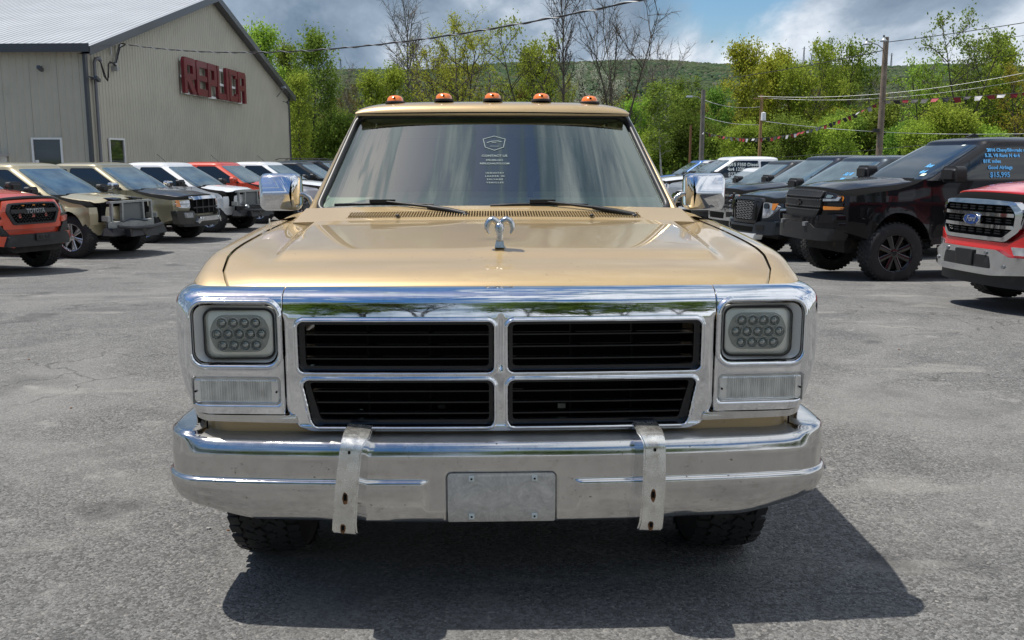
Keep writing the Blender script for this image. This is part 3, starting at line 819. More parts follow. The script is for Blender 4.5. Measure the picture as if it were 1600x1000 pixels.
    ff = [(i * n + k, i * n + (k + 1) % n, (i + 1) * n + (k + 1) % n, (i + 1) * n + k) for i in range(len(sec) - 1) for k in range(n)] + [tuple(range(n)), tuple((len(sec) - 1) * n + k for k in range(n))]
    H.add(vv, ff); H.build('head', M['chrome_orn'], O, smooth=50)
    for sg in (-1, 1):
        pts = [(.004, .092), (.014, .104), (.028, .113), (.041, .108), (.050, .094), (.053, .076), (.049, .060), (.042, .055)]
        MB().tube([(ox + sg * a * K, oy - .005 - .012 * i / 7 * (1 if i > 3 else .3), oz + b * K) for i, (a, b) in enumerate(pts)], [.012, .0145, .014, .0125, .011, .009, .007, .004], 9).build('horn', M['chrome_orn'], O, smooth=60)
    # --- door mirrors
    for sg in (-1, 1):
        cx, cy, cz_ = sg * 1.042, 1.76, 1.366
        def ring(hw, hh, y, r, dx=0, dz=0, n=5): return [(cx + sg * (p[0] + dx), y, cz_ + p[1] + dz) for p in rrect(-hw, -hh, hw, hh, r, n)]
        rings = [ring(.092, .083, cy + .09, .03), ring(.101, .090, cy + .03, .034), ring(.100, .090, cy - .01, .036), ring(.093, .084, cy - .035, .034)]
        mb = MB(); n = len(rings[0]); v = [p for r_ in rings for p in r_]
        mb.add(v, [(i * n + k, i * n + (k + 1) % n, (i + 1) * n + (k + 1) % n, (i + 1) * n + k) for i in range(3) for k in range(n)] + [tuple(range(n))])
        # front: upper and lower facet meeting at a ridge
        fr = rings[3]; b0 = len(mb.v)
        yr = cy - .088
        rid = [(cx - sg * .058, yr, cz_ - .006), (cx + sg * .066, yr, cz_ - .006)]
        tp = [(cx - sg * .066, cy - .046, cz_ + .074), (cx + sg * .080, cy - .046, cz_ + .070)]
        bt = [(cx - sg * .062, cy - .052, cz_ - .076), (cx + sg * .052, cy - .052, cz_ - .078)]
        mb.add(rid + tp + bt, [])
        n3 = 3 * n
        mb.f += [(b0, b0 + 1, b0 + 3, b0 + 2), (b0, b0 + 1, b0 + 5, b0 + 4)]; mb.m += [0, 0]
        # outline fans
        def near(p):
            best = min(range(n), key=lambda k: (fr[k][0] - p[0]) ** 2 + (fr[k][2] - p[2]) ** 2); return best
        order = [b0 + 2, b0 + 3, b0 + 1, b0 + 5, b0 + 4, b0]
        pos = [tp[0], tp[1], rid[1], bt[1], bt[0], rid[0]]
        own = []
        for k in range(n):
            j = min(range(6), key=lambda q: (fr[k][0] - pos[q][0]) ** 2 + (fr[k][2] - pos[q][2]) ** 2); own.append(j)
        for k in range(n):
            a, b = own[k], own[(k + 1) % n]
            if a == b: mb.f.append((n3 + k, n3 + (k + 1) % n, order[a])); mb.m.append(0)
            else: mb.f.append((n3 + k, n3 + (k + 1) % n, order[b], order[a])); mb.m.append(0)
        me = mb.mesh('door_mirror')
        bm = bmesh.new(); bm.from_mesh(me)
        es = [e for e in bm.edges if e.calc_face_angle(0) > R(16) and (e.verts[0].co.y < cy + .02)]
        bmesh.ops.bevel(bm, geom=es, offset=.007, segments=3, affect='EDGES', clamp_overlap=True)
        bm.to_mesh(me); bm.free()
        MI = link('door_mirror', me, M['chrome'], T, smooth=50)
        MB().tube([(cx - sg * .085, cy + .0, cz_ - .01), (cx - sg * .115, cy + .0, cz_ - .012), (cx - sg * .142, cy - .005, cz_ - .03), (cx - sg * .156, cy - .01, cz_ - .062), (cx - sg * .158, cy - .012, cz_ - .16)], .0125, 10).build('mirror_arm', M['steel_bright'], MI, smooth=60)
        MB().lathe([(.0001, .06), (.018, .056), (.030, .03), (.032, -.01), (.026, -.03)], 'z', 16, (sg * .905, 1.735, 1.215)).build('mirror_foot', M['chrome'], MI, smooth=50)
        MB().add([(cx + sg * a * .09, cy + .092, cz_ + b * .08) for a, b in ((-1, -1), (1, -1), (1, 1), (-1, 1))], [(0, 1, 2, 3)]).build('mirror_glass', M['gloss_black'], MI, smooth=None)
    MB().tube([(-1.0, 1.30, 1.19), (-1.0, 1.30, 1.225)], [.016, .010], 10).tube([(-1.0, 1.30, 1.22), (-1.0, 1.30, 1.265)], .0035, 6).build('antenna_base', M['chrome'], T, smooth=50)
    # --- bumper
    pathp = []; 
    xs_ = np.linspace(-1.005, 1.005, 384)
    arc = [(a) for a in np.linspace(0, R(88), 26)[1:]]
    def bowb(x): return .050 * x * x + .014 * abs(x) ** 6
    L = []
    sl = math.atan(.103 + .10)
    cxr = 1.005; cyr = bowb(1.005)
    Rr = .150
    right = []
    for a in arc: right.append((cxr + Rr * (math.sin(sl + a * (math.pi / 2 - sl) / R(88)) - math.sin(sl)), cyr + Rr * 1.2 * (math.cos(sl) - math.cos(sl + a * (math.pi / 2 - sl) / R(88)))))
    lx, ly = right[-1]
    right += [(lx + .004, ly + .05), (lx + .004, ly + .12), (lx, ly + .22)]
    pts = [(-x, y) for x, y in right[::-1]] + [(x, bowb(x)) for x in xs_] + right
    pts = np.array(pts)
    tg = np.gradient(pts, axis=0); tg /= np.linalg.norm(tg, axis=1)[:, None]
    nrm = np.stack([-tg[:, 1], tg[:, 0]], 1)        # pointing inward/back
    prof = [(.20, .632), (.13, .628), (.09, .624), (.060, .620), (.045, .618), (.034, .616), (.026, .613), (.019, .608), (.013, .601), (.008, .593), (.004, .583), (.0015, .573), (0, .562), (.001, .555), (.002, .54), (.003, .52), (.0035, .505), (.0035, .498), (.0034, .492), (.002, .4895), (-.003, .4875), (-.007, .4855), (-.0090, .482), (-.0095, .476), (-.010, .46), (-.008, .44), (-.005, .42), (-.001, .40), (.003, .385), (.008, .37), (.014, .357), (.022, .347), (.032, .342), (.045, .341), (.06, .345)]
    # finer profile
    pf = []
    for a, b in zip(prof[:-1], prof[1:]):
        k = max(1, int(math.hypot(a[0] - b[0], a[1] - b[1]) / .006))
        for q in range(k): pf.append((lerp(a[0], b[0], q / k), lerp(a[1], b[1], q / k)))
    pf.append(prof[-1]); pf = np.array(pf)
    N, Mn = len(pts), len(pf)
    P = np.zeros((N, Mn, 3))
    for i in range(N):
        x, y = pts[i]; ax = abs(x)
        d = pf[:, 0].copy(); zz = pf[:, 1].copy()
        led = sst(.235, .262, ax)
        low = zz < .497
        d = np.where(low & (d < .0035), lerp(.0035, d, led) if True else d, d)
        endf = sst(.93, 1.09, ax)
        zz = np.where(zz < .465, .465 - (.465 - zz) * (1 - .42 * sst(.78, 1.10, ax)), zz) + .012 * endf * sst(.57, .62, zz)
        zz += .006 * sst(.62, .50, ax) * (zz < .36) * -1
        # rounded upper corner cap at the ends
        back = np.clip(d, 0, None)
        d = d * lerp(1.0, .22, sst(.98, 1.06, ax) * sst(.55, .62, zz) * sst(.19, .10, d))
        # recess for the plate
        if ax < .21:
            sdp = sd_rr(np.full_like(zz, x), zz, 0, .425, .181, .093, .02)
            d = d + np.where(zz < .53, .010 * sst(.004, -.006, sdp), 0)
        nx_, ny_ = nrm[i]
        P[i, :, 0] = x + nx_ * d; P[i, :, 1] = y + ny_ * d - .0; P[i, :, 2] = zz
    bme = grid_mesh('front_bumper', P, flip=False); bme.materials.append(M['chrome_old']); bme.materials.append(M['chrome_dusty'])
    for p_ in bme.polygons:
        if abs(p_.normal.z) > .93 and p_.center.z > .6 and abs(p_.center.x) < 1.02: p_.material_index = 1
    BU = link('front_bumper', bme, M['chrome_old'], T, smooth=180)
    # plate area
    PLT = slab('plate_panel', rrect(-.176, .345, .176, .513, [.004, .012, .012, .004]), lambda u, v, w: (u, bowb(u) - .002 + w + .010 * sst(.38, .34, v), v), .012, .004, M['swirl'], BU, cv=(.355, .365, .375), bev=.002)
    for x, z_ in ((-.098, .497), (.108, .497), (-.098, .368), (.108, .368)):
        c = slab('plate_clip', rrect(x - .009, z_ - .008, x + .009, z_ + .008, .001, 1), lambda u, v, w: (u, w, v), .006, -.004, M['print_white'], BU)
        MB().box((x, -.005, z_), (.006, .004, .005)).build('hole', M['dark_void'], c)
    # bumper guards
    for sg, tilt_, xg in ((-1, R(6.0), -.485), (1, R(1.6), .480)):
        side = rpoly([(.075, .662, .01), (-.030, .662, .035), (-.080, .635, .03), (-.094, .50, .06), (-.086, .37, .03), (-.074, .334, .012), (.0, .330, .01), (.03, .345, .01), (.03, .42, .02), (.045, .60, .02)], .02)
        me = slab_mesh('bumper_guard', side, lambda u, v, w: (w, u, v), -.037, .037)
        bm = bmesh.new(); bm.from_mesh(me)
        es = [e for e in bm.edges if len(e.link_faces) == 2 and any(len(f.verts) > 6 for f in e.link_faces)]
        bmesh.ops.bevel(bm, geom=es, offset=.010, segments=4, affect='EDGES', clamp_overlap=True)
        bmesh.ops.recalc_face_normals(bm, faces=bm.faces); bm.to_mesh(me); bm.free()
        rot = Matrix.Rotation(tilt_, 3, 'Y'); c = Vector((xg, bowb(.47), .5))
        def gm(x, y, z, rot=rot, c=c): return rot @ Vector(((x * (1 - .16 * max(0, (z - .50) / .16)) - (1 if xg > 0 else -1) * (-.006)) * 1.0 - (math.copysign(.024, xg) * min(1, max(0, (y + .088) / .05)) if x * xg < 0 else 0), y, z - .5)) + c
        map_mesh(me, gm)
        me.materials.append(M['chrome_guard']); me.materials.append(M['chrome'])
        for p_ in me.polygons: p_.material_index = 0 if (p_.normal.y < -.86 or p_.normal.z > .3) else 1
        G = link('bumper_guard', me, M['chrome_guard'], BU, smooth=45)
        for z_, sx_, sz_, off in ((.612, .009, .012, -.086), (.466, .011, .024, -.0935), (.362, .011, .019, -.087)):
            p = gm(-.002, off, z_)
            pr = gm(-.002, off + .0015, z_ - .004)
            rr = MB(); k = 14
            rr.add([tuple(pr)] + [tuple(pr + Vector((math.cos(2 * math.pi * i / k) * sx_ * .72 * (1 + .25 * rnd.random()), 0, math.sin(2 * math.pi * i / k) * sz_ * .78 * (1 + .3 * rnd.random())))) for i in range(k)], [(0, i + 1, (i + 1) % k + 1) for i in range(k)])
            if z_ < .6: rr.build('rust_patch', M['rust'], G, smooth=None)
            MB().box(p, (sx_ * .8, .004, sz_ * .8)).build('slot', M['dark_void'], G)
    # rust at the foot of the left guard
    # --- wheels, axle, chassis
    for sg in (-1, 1):
        for ya in (.69, 4.42):
            if ya > 1: zc = .355
            else: zc = .372
            W = MB(); w2 = .125; cx = sg * .862
            W.lathe([(.20, -w2 + .02), (.215, -w2), (.30, -w2 - .006), (.345, -w2 + .006), (.361, -w2 + .022), (.364, 0), (.361, w2 - .022), (.345, w2 - .006), (.30, w2 + .006), (.215, w2), (.20, w2 - .02)], 'x', 56, (cx, ya, zc))
            WH = W.build('wheel', M['rubber'], T, smooth=50)
            mb = MB(); nb = 46
            for k in range(nb):
                a0 = 2 * math.pi * k / nb
                for j, (xx, wd, ln_, ph, sk) in enumerate(((-.104, .046, .034, 0, .18), (-.062, .036, .036, .5, -.5), (-.020, .032, .034, .1, .55), (.022, .032, .034, .6, -.55), (.062, .036, .036, .2, .5), (.104, .046, .034, .7, -.18))):
                    a = a0 + 2 * math.pi / nb * (ph + .12 * math.sin(k * 2.3 + j))
                    r_ = .3655 if abs(xx) < .1 else .3615
                    rot = Matrix.Rotation(-a + math.pi / 2, 3, 'X')
                    rot = Matrix.Rotation(a - math.pi / 2, 3, 'X')
                    p = Vector((cx + xx, ya + r_ * math.cos(a), zc + r_ * math.sin(a)))
                    mb.box(p, (wd * .92, ln_ * 1.05, .013), rot @ Matrix.Rotation(sk, 3, 'Z') @ (Matrix.Rotation(.22 * (1 if xx > 0 else -1), 3, 'Y') if abs(xx) > .1 else Matrix.Identity(3)))
                    if abs(xx) < .1:
                        p2 = Vector((cx + xx + .016 * (1 if j % 2 else -1), ya + r_ * math.cos(a + .06), zc + r_ * math.sin(a + .06)))
                        mb.box(p2, (wd * .55, ln_ * .55, .0125), Matrix.Rotation(a + .06 - math.pi / 2, 3, 'X') @ Matrix.Rotation(sk * 1.8, 3, 'Z'))
            mb.build('tread', M['rubber'], WH, smooth=None, kind='stuff')
            MB().lathe([(.0001, sg * .09), (.07, sg * .09), (.09, sg * .05), (.18, sg * .03), (.20, sg * .11), (.212, sg * .13)], 'x', 32, (cx, ya, zc)).build('rim', M['steel_grey'], WH, smooth=40)
    C = MB()
    for sg in (-1, 1): C.box((sg * .42, 2.9, .52), (.07, 5.2, .14))
    C.tube([(-.8, .70, .36), (-.3, .72, .30), (.3, .72, .30), (.8, .70, .36)], .045, 8); C.tube([(-.8, 4.42, .36), (.8, 4.42, .36)], .05, 8)
    C.box((0, 1.15, .60), (.9, .9, .36)); C.box((0, .34, .50), (1.5, .05, .22)); C.tube([(-.6, .78, .33), (.6, .78, .33)], .015, 6)
    C.build('chassis', M['underside'], T, smooth=40)
    return T
def extra_mats():
    mat('chrome_orn', (.62, .62, .61), .22, 1.0, var=.2, vscale=60, rvar=.08)
    mat('chrome_dusty', (.46, .455, .44), .38, .75, var=.1, vscale=10, dirt=(.30, .28, .25, .6), dscale=12)
    mat('steel_bright', (.55, .55, .56), .25, 1.0, var=.1, vscale=30)
    mat('lamp_pale', (.93, .92, .86), .30, .25, coat=.3)
    mat('lamp_grey', (.20, .20, .185), .4, .3)
    mat('silver_bright', (.90, .91, .90), .22, .3)
    mat('lamp_inner', (.36, .37, .36), .3, .5)
    mat('lamp_dark', (.34, .35, .36), .12, .9, coat=1)
    mat('underside', (.015, .014, .013), .8, var=.5, vscale=5, dirt=(.10, .07, .04, .6), dscale=6)
    mat('chrome_guard', (.74, .73, .69), .24, .85, var=.12, vscale=18, rvar=.08, dirt=(.30, .20, .12, .55), dscale=20)
    # ribbed clear lens over a pale reflector
    m = mat('ribbed_lens', (.72, .73, .71), .10, .70, coat=1.0, var=.10, vscale=16, dirt=(.18, .17, .14, .3), dscale=14)
    # hand-wiped aluminium behind the number plate
    m = bpy.data.materials.new('swirl'); m.use_nodes = True; nt = m.node_tree; b = nt.nodes['Principled BSDF']
    tc = nd(nt, 'ShaderNodeTexCoord')
    wv = nd(nt, 'ShaderNodeTexWave'); wv.wave_type = 'RINGS'; wv.inputs['Scale'].default_value = 22; wv.inputs['Distortion'].default_value = 26; wv.inputs['Detail'].default_value = 5; wv.inputs['Detail Scale'].default_value = .35
    mp = nd(nt, 'ShaderNodeMapping'); mp.inputs['Location'].default_value = (-.1, 0, -.33); ln(nt, tc.outputs['Object'], mp.inputs[0]); ln(nt, mp.outputs[0], wv.inputs['Vector'])
    n1 = noisen(nt, tc.outputs['Object'], 14, 9, .75, 2.5)
    f = mathn(nt, 'ADD', mathn(nt, 'MULTIPLY', noisen(nt, mp.outputs[0], 30, 6, .7, 4.0), .35), mathn(nt, 'MULTIPLY', n1, .7))
    c = mixc(nt, mrange(nt, f, .25, .8), (.34, .33, .31), (.68, .66, .62))
    rs = mrange(nt, noisen(nt, tc.outputs['Object'], 14, 5, .6), .62, .72)
    c = mixc(nt, mathn(nt, 'MULTIPLY', rs, .6), c, (.42, .27, .15))
    ln(nt, c, b.inputs['Base Color']); b.inputs['Metallic'].default_value = .35; b.inputs['Roughness'].default_value = .5
    MATS['swirl'] = m
extra_mats()
build_truck()
# ------------------------------------------------------------------ the other pickups on the lot
# local frame of a vehicle: x forward with the nose at 0, y to its left, z up from the ground
def wheel_make(parent, x, sg, W, r, width, rimr, style, rimmat, spin=0.3):
    """wheel with its outer face at y = sg*W"""
    yo = sg * W; yi = sg * (W - width); ym = (yo + yi) / 2; h = width / 2
    s = 1 if sg > 0 else -1
    prof = [(rimr + .002, -h + .02), (rimr + .012, -h), (r * .86, -h - .008), (r * .965, -h + .012), (r * .995, -h + .035), (r, 0), (r * .995, h - .035), (r * .965, h - .012), (r * .86, h + .008), (rimr + .012, h), (rimr + .002, h - .02), (rimr - .006, h - .05)]
    WH = MB().lathe(prof, 'y', 48, (x, ym, r)).build('wheel', M['rubber'], parent, smooth=50)
    t = MB(); nb = 40
    for k in range(nb):
        for j, xx in enumerate((-.36, -.12, .12, .36)):
            a = 2 * math.pi * (k + .5 * (j % 2)) / nb; rr = r * .998
            t.box((x + rr * math.cos(a), ym + xx * width, r + rr * math.sin(a)), (.016, width * .19, .034), Matrix.Rotation(-a, 3, 'Y'))
    t.build('tread', M['rubber'], WH, smooth=None, kind='stuff')
    rim = MB()
    f = lambda d: yo - s * d          # depth in from the outer face
    rim.lathe([(rimr, 0), (rimr + .008, s * .004), (rimr + .006, -s * .008), (rimr - .012, -s * .03), (rimr - .02, -s * .10), (rimr - .02, -s * width * .8)], 'y', 40, (x, yo, r))
    nsp = {'split': 6, 'multi': 10, 'five': 5, 'eight': 8}.get(style, 6)
    for k in range(nsp):
        a = 2 * math.pi * k / nsp + spin
        offs = (-.13, .13) if style in ('split', 'multi') else (0,)
        for da in offs:
            w = {'split': .022, 'multi': .014, 'five': .05, 'eight': .032}[style]
            a1 = a + da * (1.0 if style == 'split' else .6)
            p0 = Vector((math.cos(a + da * .3) * .045, 0, math.sin(a + da * .3) * .045)); p1 = Vector((math.cos(a1) * (rimr - .008), 0, math.sin(a1) * (rimr - .008)))
            d = (p1 - p0); n = Vector((-d.z, 0, d.x)).normalized()
            q = []
            for P_, wd, dep in ((p0, w * .9, .035), (p1, w * 1.25, .018)):
                for o, dd in ((-1, dep + .008), (-.55, dep), (.55, dep), (1, dep + .008)):
                    q.append((x + P_.x + n.x * wd * o, f(dd), r + P_.z + n.z * wd * o))
                q.append((x + P_.x + n.x * wd, f(dep + .05), r + P_.z + n.z * wd)); q.append((x + P_.x - n.x * wd, f(dep + .05), r + P_.z - n.z * wd))
            rim.add(q, [(i, (i + 1) % 6, 6 + (i + 1) % 6, 6 + i) for i in range(6)])
    rim.lathe([(.0001, -s * .022), (.028, -s * .022), (.034, -s * .028), (.06, -s * .034), (.066, -s * .07)], 'y', 20, (x, yo, r))
    rim.build('rim', rimmat, WH, smooth=30)
    MB().lathe([(.0001, -s * .10), (rimr - .03, -s * .10), (rimr - .02, -s * .13)], 'y', 28, (x, yo, r)).build('brake_disc', M['underside'], WH, smooth=30)
    return WH

def vehicle(spec):
    """spec keys describe one parked truck; returns its root"""
    q = dict(L=5.4, W=.94, bz=1.16, hz=1.05, roof=1.79, ax=.93, wb=3.26, r=.385, rimr=.235, xc=-1.32, xw=-2.24, xr=-3.62, lift=0.0, rim='split', rimmat='alloy', nose='full',
             bed=True, group=None, side_txt=None, mirror='black_plastic', hoodmat=None, flare=False, crease=.0, sill='black_plastic')
    q.update(spec)
    L, W, bz, hz, roof, r, lift = q['L'], q['W'], q['bz'], q['hz'], q['roof'], q['r'], q['lift']
    ax, wb, xc, xw, xr = -q['ax'], q['wb'], q['xc'], q['xw'], q['xr']
    T = empty(q['name'], (q['X'], q['Y'], gz(q['Y'])), R(q['head']), q['label'], q['cat'], q['group'])
    pm = paint(*q['paint']) if isinstance(q['paint'], tuple) else M[q['paint']]
    dark, blk = M['dark_void'], M['black_plastic']
    rx = ax - wb
    up = lift
    stripped = q['nose'] == 'stripped'
    R_a = r + .075 + lift * .25
    ac = r + .02           # arch centre height
    def arc(cx, z0):
        h = (z0 - ac); a0 = math.asin(max(-1, min(1, h / R_a)))
        return [(cx + R_a * math.cos(a), ac + R_a * math.sin(a)) for a in np.linspace(a0, math.pi - a0, 16)]
    sl = .40 + up
    fb = .62 + up if stripped else .52 + up
    ztop = hz + up; zb = bz + up
    xf0 = -.30 if stripped else -.02
    prof = [(xf0 - .02, fb), (xf0, ztop - .30), (xf0 - .02, ztop - .10, .05), (xf0 - .10, ztop - .015, .08), (-.55, ztop + .035), (xc + .02, ztop + .105), (xc - .02, zb + .01), (xr - .02, zb + .01)]
    if q['bed']: prof += [(xr - .04, zb + .05), (-L + .04, zb + .05, .02), (-L, zb, .02), (-L + .02, .55 + up)]
    else: prof += [(-L + .25, zb, .1), (-L, zb - .2, .1), (-L + .05, .5 + up)]
    prof = rpoly(prof, .02, 3)
    rear = arc(rx, sl); front = arc(ax, max(sl, .42 + up))
    prof += [(rear[-1][0] - .25, sl + .05)] + rear[::-1] + [(rx + R_a + .2, sl)] + front[::-1]
    def deform(x, y, z):
        s = abs(y) / W; sg = 1 if y > 0 else -1
        k = sst(-.85, 0.0, x)
        yy = y * (1 - .10 * float(k)) 
        x2 = x - .26 * s ** 3.2 * float(sst(-1.0, -.1, x))
        # sides: waist line, roll in at the sill and the shoulder
        ins = .035 * float(sst(zb - .30, zb + .05, z)) + .04 * float(sst(.75 + up, .42 + up, z)) - .012 * math.exp(-((z - (zb - .32)) / .05) ** 2)
        # flared arches
        for cx in (ax, rx):
            d = math.hypot(x - cx, z - ac) - R_a
            ins -= .045 * math.exp(-(max(0, d) / .07) ** 2) if z < ztop - .05 else 0
        yy -= sg * ins * (s ** 3)
        # bonnet crown with raised middle
        zz = z
        if z > ztop - .12 and x > xc + .05:
            zz -= .075 * s ** 5 * float(sst(xc, xc + .5, x)) + .03 * s ** 2
            zz += .022 * float(sst(.62, .50, s)) * float(sst(-.15, -.5, x))
        return (x2, yy, zz)
    cu = [-.05, -.12, -.2, -.3, -.45, -.6, -.8, -1.0, -1.2, -1.5, -2, -2.5, -3, -3.5, -4, -4.5] + [ax + R_a * t for t in (-1.15, -.9, -.5, 0, .5, .9, 1.15)]
    cv = [.5 + up, .62 + up, .75 + up, zb - .36, zb - .32, zb - .28, zb - .2, zb - .1, zb - .04]
    cw = [W * t for t in (-.97, -.9, -.75, -.62, -.50, -.3, 0, .3, .5, .62, .75, .9, .97)]
    me = slab_mesh('body', prof, lambda u, v, w: (u, w, v), -W, W, cu=cu, cv=cv)
    bm = bmesh.new(); bm.from_mesh(me)
    # round the upper shoulders of the sides
    es = [e for e in bm.edges if abs(abs(e.verts[0].co.y) - W) < 1e-4 and abs(abs(e.verts[1].co.y) - W) < 1e-4 and min(e.verts[0].co.z, e.verts[1].co.z) > ztop - .35
          and len(e.link_faces) == 2 and any(abs(f.normal.y) < .5 for f in e.link_faces)]
    bmesh.ops.bevel(bm, geom=es, offset=.045, segments=3, affect='EDGES', clamp_overlap=True)
    for c in cw:
        bmesh.ops.bisect_plane(bm, geom=bm.verts[:] + bm.edges[:] + bm.faces[:], plane_co=(0, c, 0), plane_no=(0, 1, 0), dist=1e-4)
    bm.faces.ensure_lookup_table(); bm.normal_update()
    for f in bm.faces:
        c = f.calc_center_median()
        if (f.normal.z < -.25 and abs(f.normal.y) < .7) or (abs(f.normal.y) < .2 and c.z < zb - .3 and f.normal.x * 0 == 0 and min(math.hypot(c.x - ax, c.z - ac), math.hypot(c.x - rx, c.z - ac)) < R_a + .02): f.material_index = 1
        if stripped and f.normal.x > .6 and c.z < ztop - .06: f.material_index = 1
    for v in bm.verts: v.co = Vector(deform(*v.co))
    bm.to_mesh(me); bm.free()
    BODY = link('body', me, [pm, dark], T, smooth=32)
    # --- greenhouse
    n = 8
    WCU = [xr + .1 * i for i in range(40) if xr + .1 * i < xc]; WCV = (.1, .2, .3, .4, .5, .6, .7, .8)
    a_ = lambda t: (lerp(xc - .02, xw, t ** 1.10 if t > 0 else t) - lerp(xr, xr + .12 if q['bed'] else xr + .35, t)) / 2
    c_ = lambda t: (lerp(xc - .02, xw, t ** 1.10 if t > 0 else t) + lerp(xr, xr + .12 if q['bed'] else xr + .35, t)) / 2
    w_ = lambda t: lerp(W - .045, W - .215, max(0, t) ** 1.25)
    zt = lambda t: lerp(zb - .01, roof + up - .10, t)
    def sup(th, t, ext=0):
        cs, sn = math.cos(th), math.sin(th)
        return (c_(t) + a_(t) * math.copysign(abs(cs) ** (2 / n), cs), w_(t) * math.copysign(abs(sn) ** (2 / n), sn))
    mb = MB(); K = 72; v = []
    ths = [2 * math.pi * k / K + 1e-4 for k in range(K)]
    ths = [math.atan2(math.copysign(abs(math.sin(a)) ** 1.6, math.sin(a)), math.copysign(abs(math.cos(a)) ** 1.6, math.cos(a))) for a in ths]
    for t in (-.06, 0, .1, .2, .3, .4, .5, .6, .7, .8, .93, 1.0):
        for th in ths:
            x, y = sup(th, t); v.append((x, y, zt(t)))
    for sc, dz in ((.985, .024), (.95, .044), (.89, .062), (.78, .080), (.6, .095), (.4, .103), (.05, .108)):
        for th in ths:
            x, y = sup(th, 1.0); v.append((c_(1) + (x - c_(1)) * sc, y * sc, zt(1) + dz))
    nr = 18
    mb.add(v, [(i * K + k, i * K + (k + 1) % K, (i + 1) * K + (k + 1) % K, (i + 1) * K + k) for i in range(nr - 1) for k in range(K)] + [tuple((nr - 1) * K + k for k in range(K))])
    CAB = mb.build('cab', pm if not q.get('roofmat') else M[q['roofmat']], T, smooth=40)
    MS = 1.35 if W > .98 else 1.0
    nrm = Vector((roof - bz, 0, xc - xw)).normalized()
    def wmap(u, t, o):
        x = c_(t) + a_(t) * (1 - min(.999, abs(u)) ** n) ** (1 / n)
        return (x - .05 * u * u * 0 + nrm.x * (o + .006), u * w_(t), zt(t) + nrm.z * (o + .006))
    gl = M[q.get('glass', 'tinted_light')]
    CR = [i / 8 for i in range(-7, 8)]
    pol = rpoly([(-.885, .05), (.885, .05), (.87, .955), (-.87, .955)], .09, 4)
    slab('windscreen', pol, wmap, 0, None, gl, T, 180, cu=[i / 16 for i in range(-15, 16)], cv=WCV)
    def smap(sg):
        def f(x, t, o):
            e = min(.999, abs((x - c_(t)) / a_(t)))
            return (x, sg * (w_(t) * (1 - e ** n) ** (1 / n) + .009 + o), zt(t))
        return f
    bp = (xw + xr) / 2 - .03 if q.get('doors', 4) == 4 else xr + .32
    for sg in (-1, 1):
        f = smap(sg)
        xa = lambda t: lerp(xc, xw, t) - .17
        p1 = rpoly([(xa(.10) , .07), (bp + .05, .07), (bp + .05, .90), (xa(.90) - .02, .90)], .05, 3)
        G1 = slab('side_window', p1, f, 0, None, M['tinted_glass'], T, 180, cu=WCU, cv=WCV)
        slab('window_trim', p1 and rpoly([(xa(.06) + .05, .03), (bp + .02, .03), (bp + .02, .94), (xa(.94), .94)], .05, 3), lambda u, v, w, f=f: f(u, v, w - .002), 0, None, M['gloss_black'], T, 180, cu=WCU, cv=WCV)
        if q.get('doors', 4) == 4:
            p2 = rpoly([(bp - .06, .07), (xr + .26, .07), (xr + .30, .90), (bp - .06, .90)], .05, 3)
            slab('side_window', p2, f, 0, None, M['tinted_glass'], T, 180, cu=WCU, cv=WCV)
        if not q['bed']:
            p3 = rpoly([(xr + .16, .10), (-L + .65, .12), (-L + .85, .82), (xr + .2, .90)], .06, 3)
        # door shut lines and handles
        mb = MB()
        def side_y(x, z): return abs(deform(x, sg * W, z)[1]) + .0015
        for xd in ([xc - .10, bp] + ([xr + .16] if q.get('doors', 4) == 4 else [])):
            pts = [(xd + .02, zb), (xd, zb - .35), (xd, .52 + up)]
            for a, b in zip(pts[:-1], pts[1:]):
                vv = []
                for i in range(6):
                    z = lerp(a[1], b[1], i / 5); x = lerp(a[0], b[0], i / 5); vv += [(x - .004, sg * side_y(x, z), z), (x + .004, sg * side_y(x, z), z)]
                mb.add(vv, [(i * 2, i * 2 + 1, i * 2 + 3, i * 2 + 2) for i in range(5)])
            mb.build('door_seam', dark, T, smooth=None); mb = MB()
        for xd in ((bp + .16, xr + .34) if q.get('doors', 4) == 4 else (bp + .16,)):
            MB().box((xd, sg * (side_y(xd, zb - .12) + .015), zb - .13), (.17, .025, .03)).build('door_handle', M[q.get('handle', 'gloss_black')] if not q.get('handle_paint') else pm, T)
        # rocker trim
        MB().box(((ax + rx) / 2, sg * (W - .05), .40 + up), (wb - 2 * R_a - .02, .05, .10)).build('rocker', M[q['sill']], T)
        # mirror
        mz = zb + .10; mx = xc - .32
        shape = rrect(-.13, -.085, .13, .085, .05, 4) if not q.get('tall_mirror') else rrect(-.12, -.13, .12, .13, .05, 4)
        mm = slab_mesh('door_mirror', shape, lambda u, v, w, sg=sg: (mx + .04 + w * .12 * MS, sg * (W + .11 * MS + u * MS), mz + v * MS), -.6, .6, bev=.0)
        bm = bmesh.new(); bm.from_mesh(mm)
        fr = [f for f in bm.faces if f.normal.x > .9]
        es = [e for e in bm.edges if any(f in fr for f in e.link_faces)]
        bmesh.ops.bevel(bm, geom=es, offset=.05, segments=3, affect='EDGES', clamp_overlap=True); bm.to_mesh(mm); bm.free()
        MI = link('door_mirror', mm, M[q['mirror']] if q['mirror'] in M else pm, T, smooth=50)
        MB().box((mx + .03, sg * (W - .02), mz - .05), (.07, .14, .05)).build('mirror_arm', blk, MI)
    # wheels
    wo = W + (.0 if not lift else .03)
    for x in (ax, rx):
        for sg in (-1, 1):
            wheel_make(T, x, sg, wo - .01, r, .26 if r < .41 else .30, q['rimr'], q['rim'], M[q['rimmat']], .3 + x * .7)
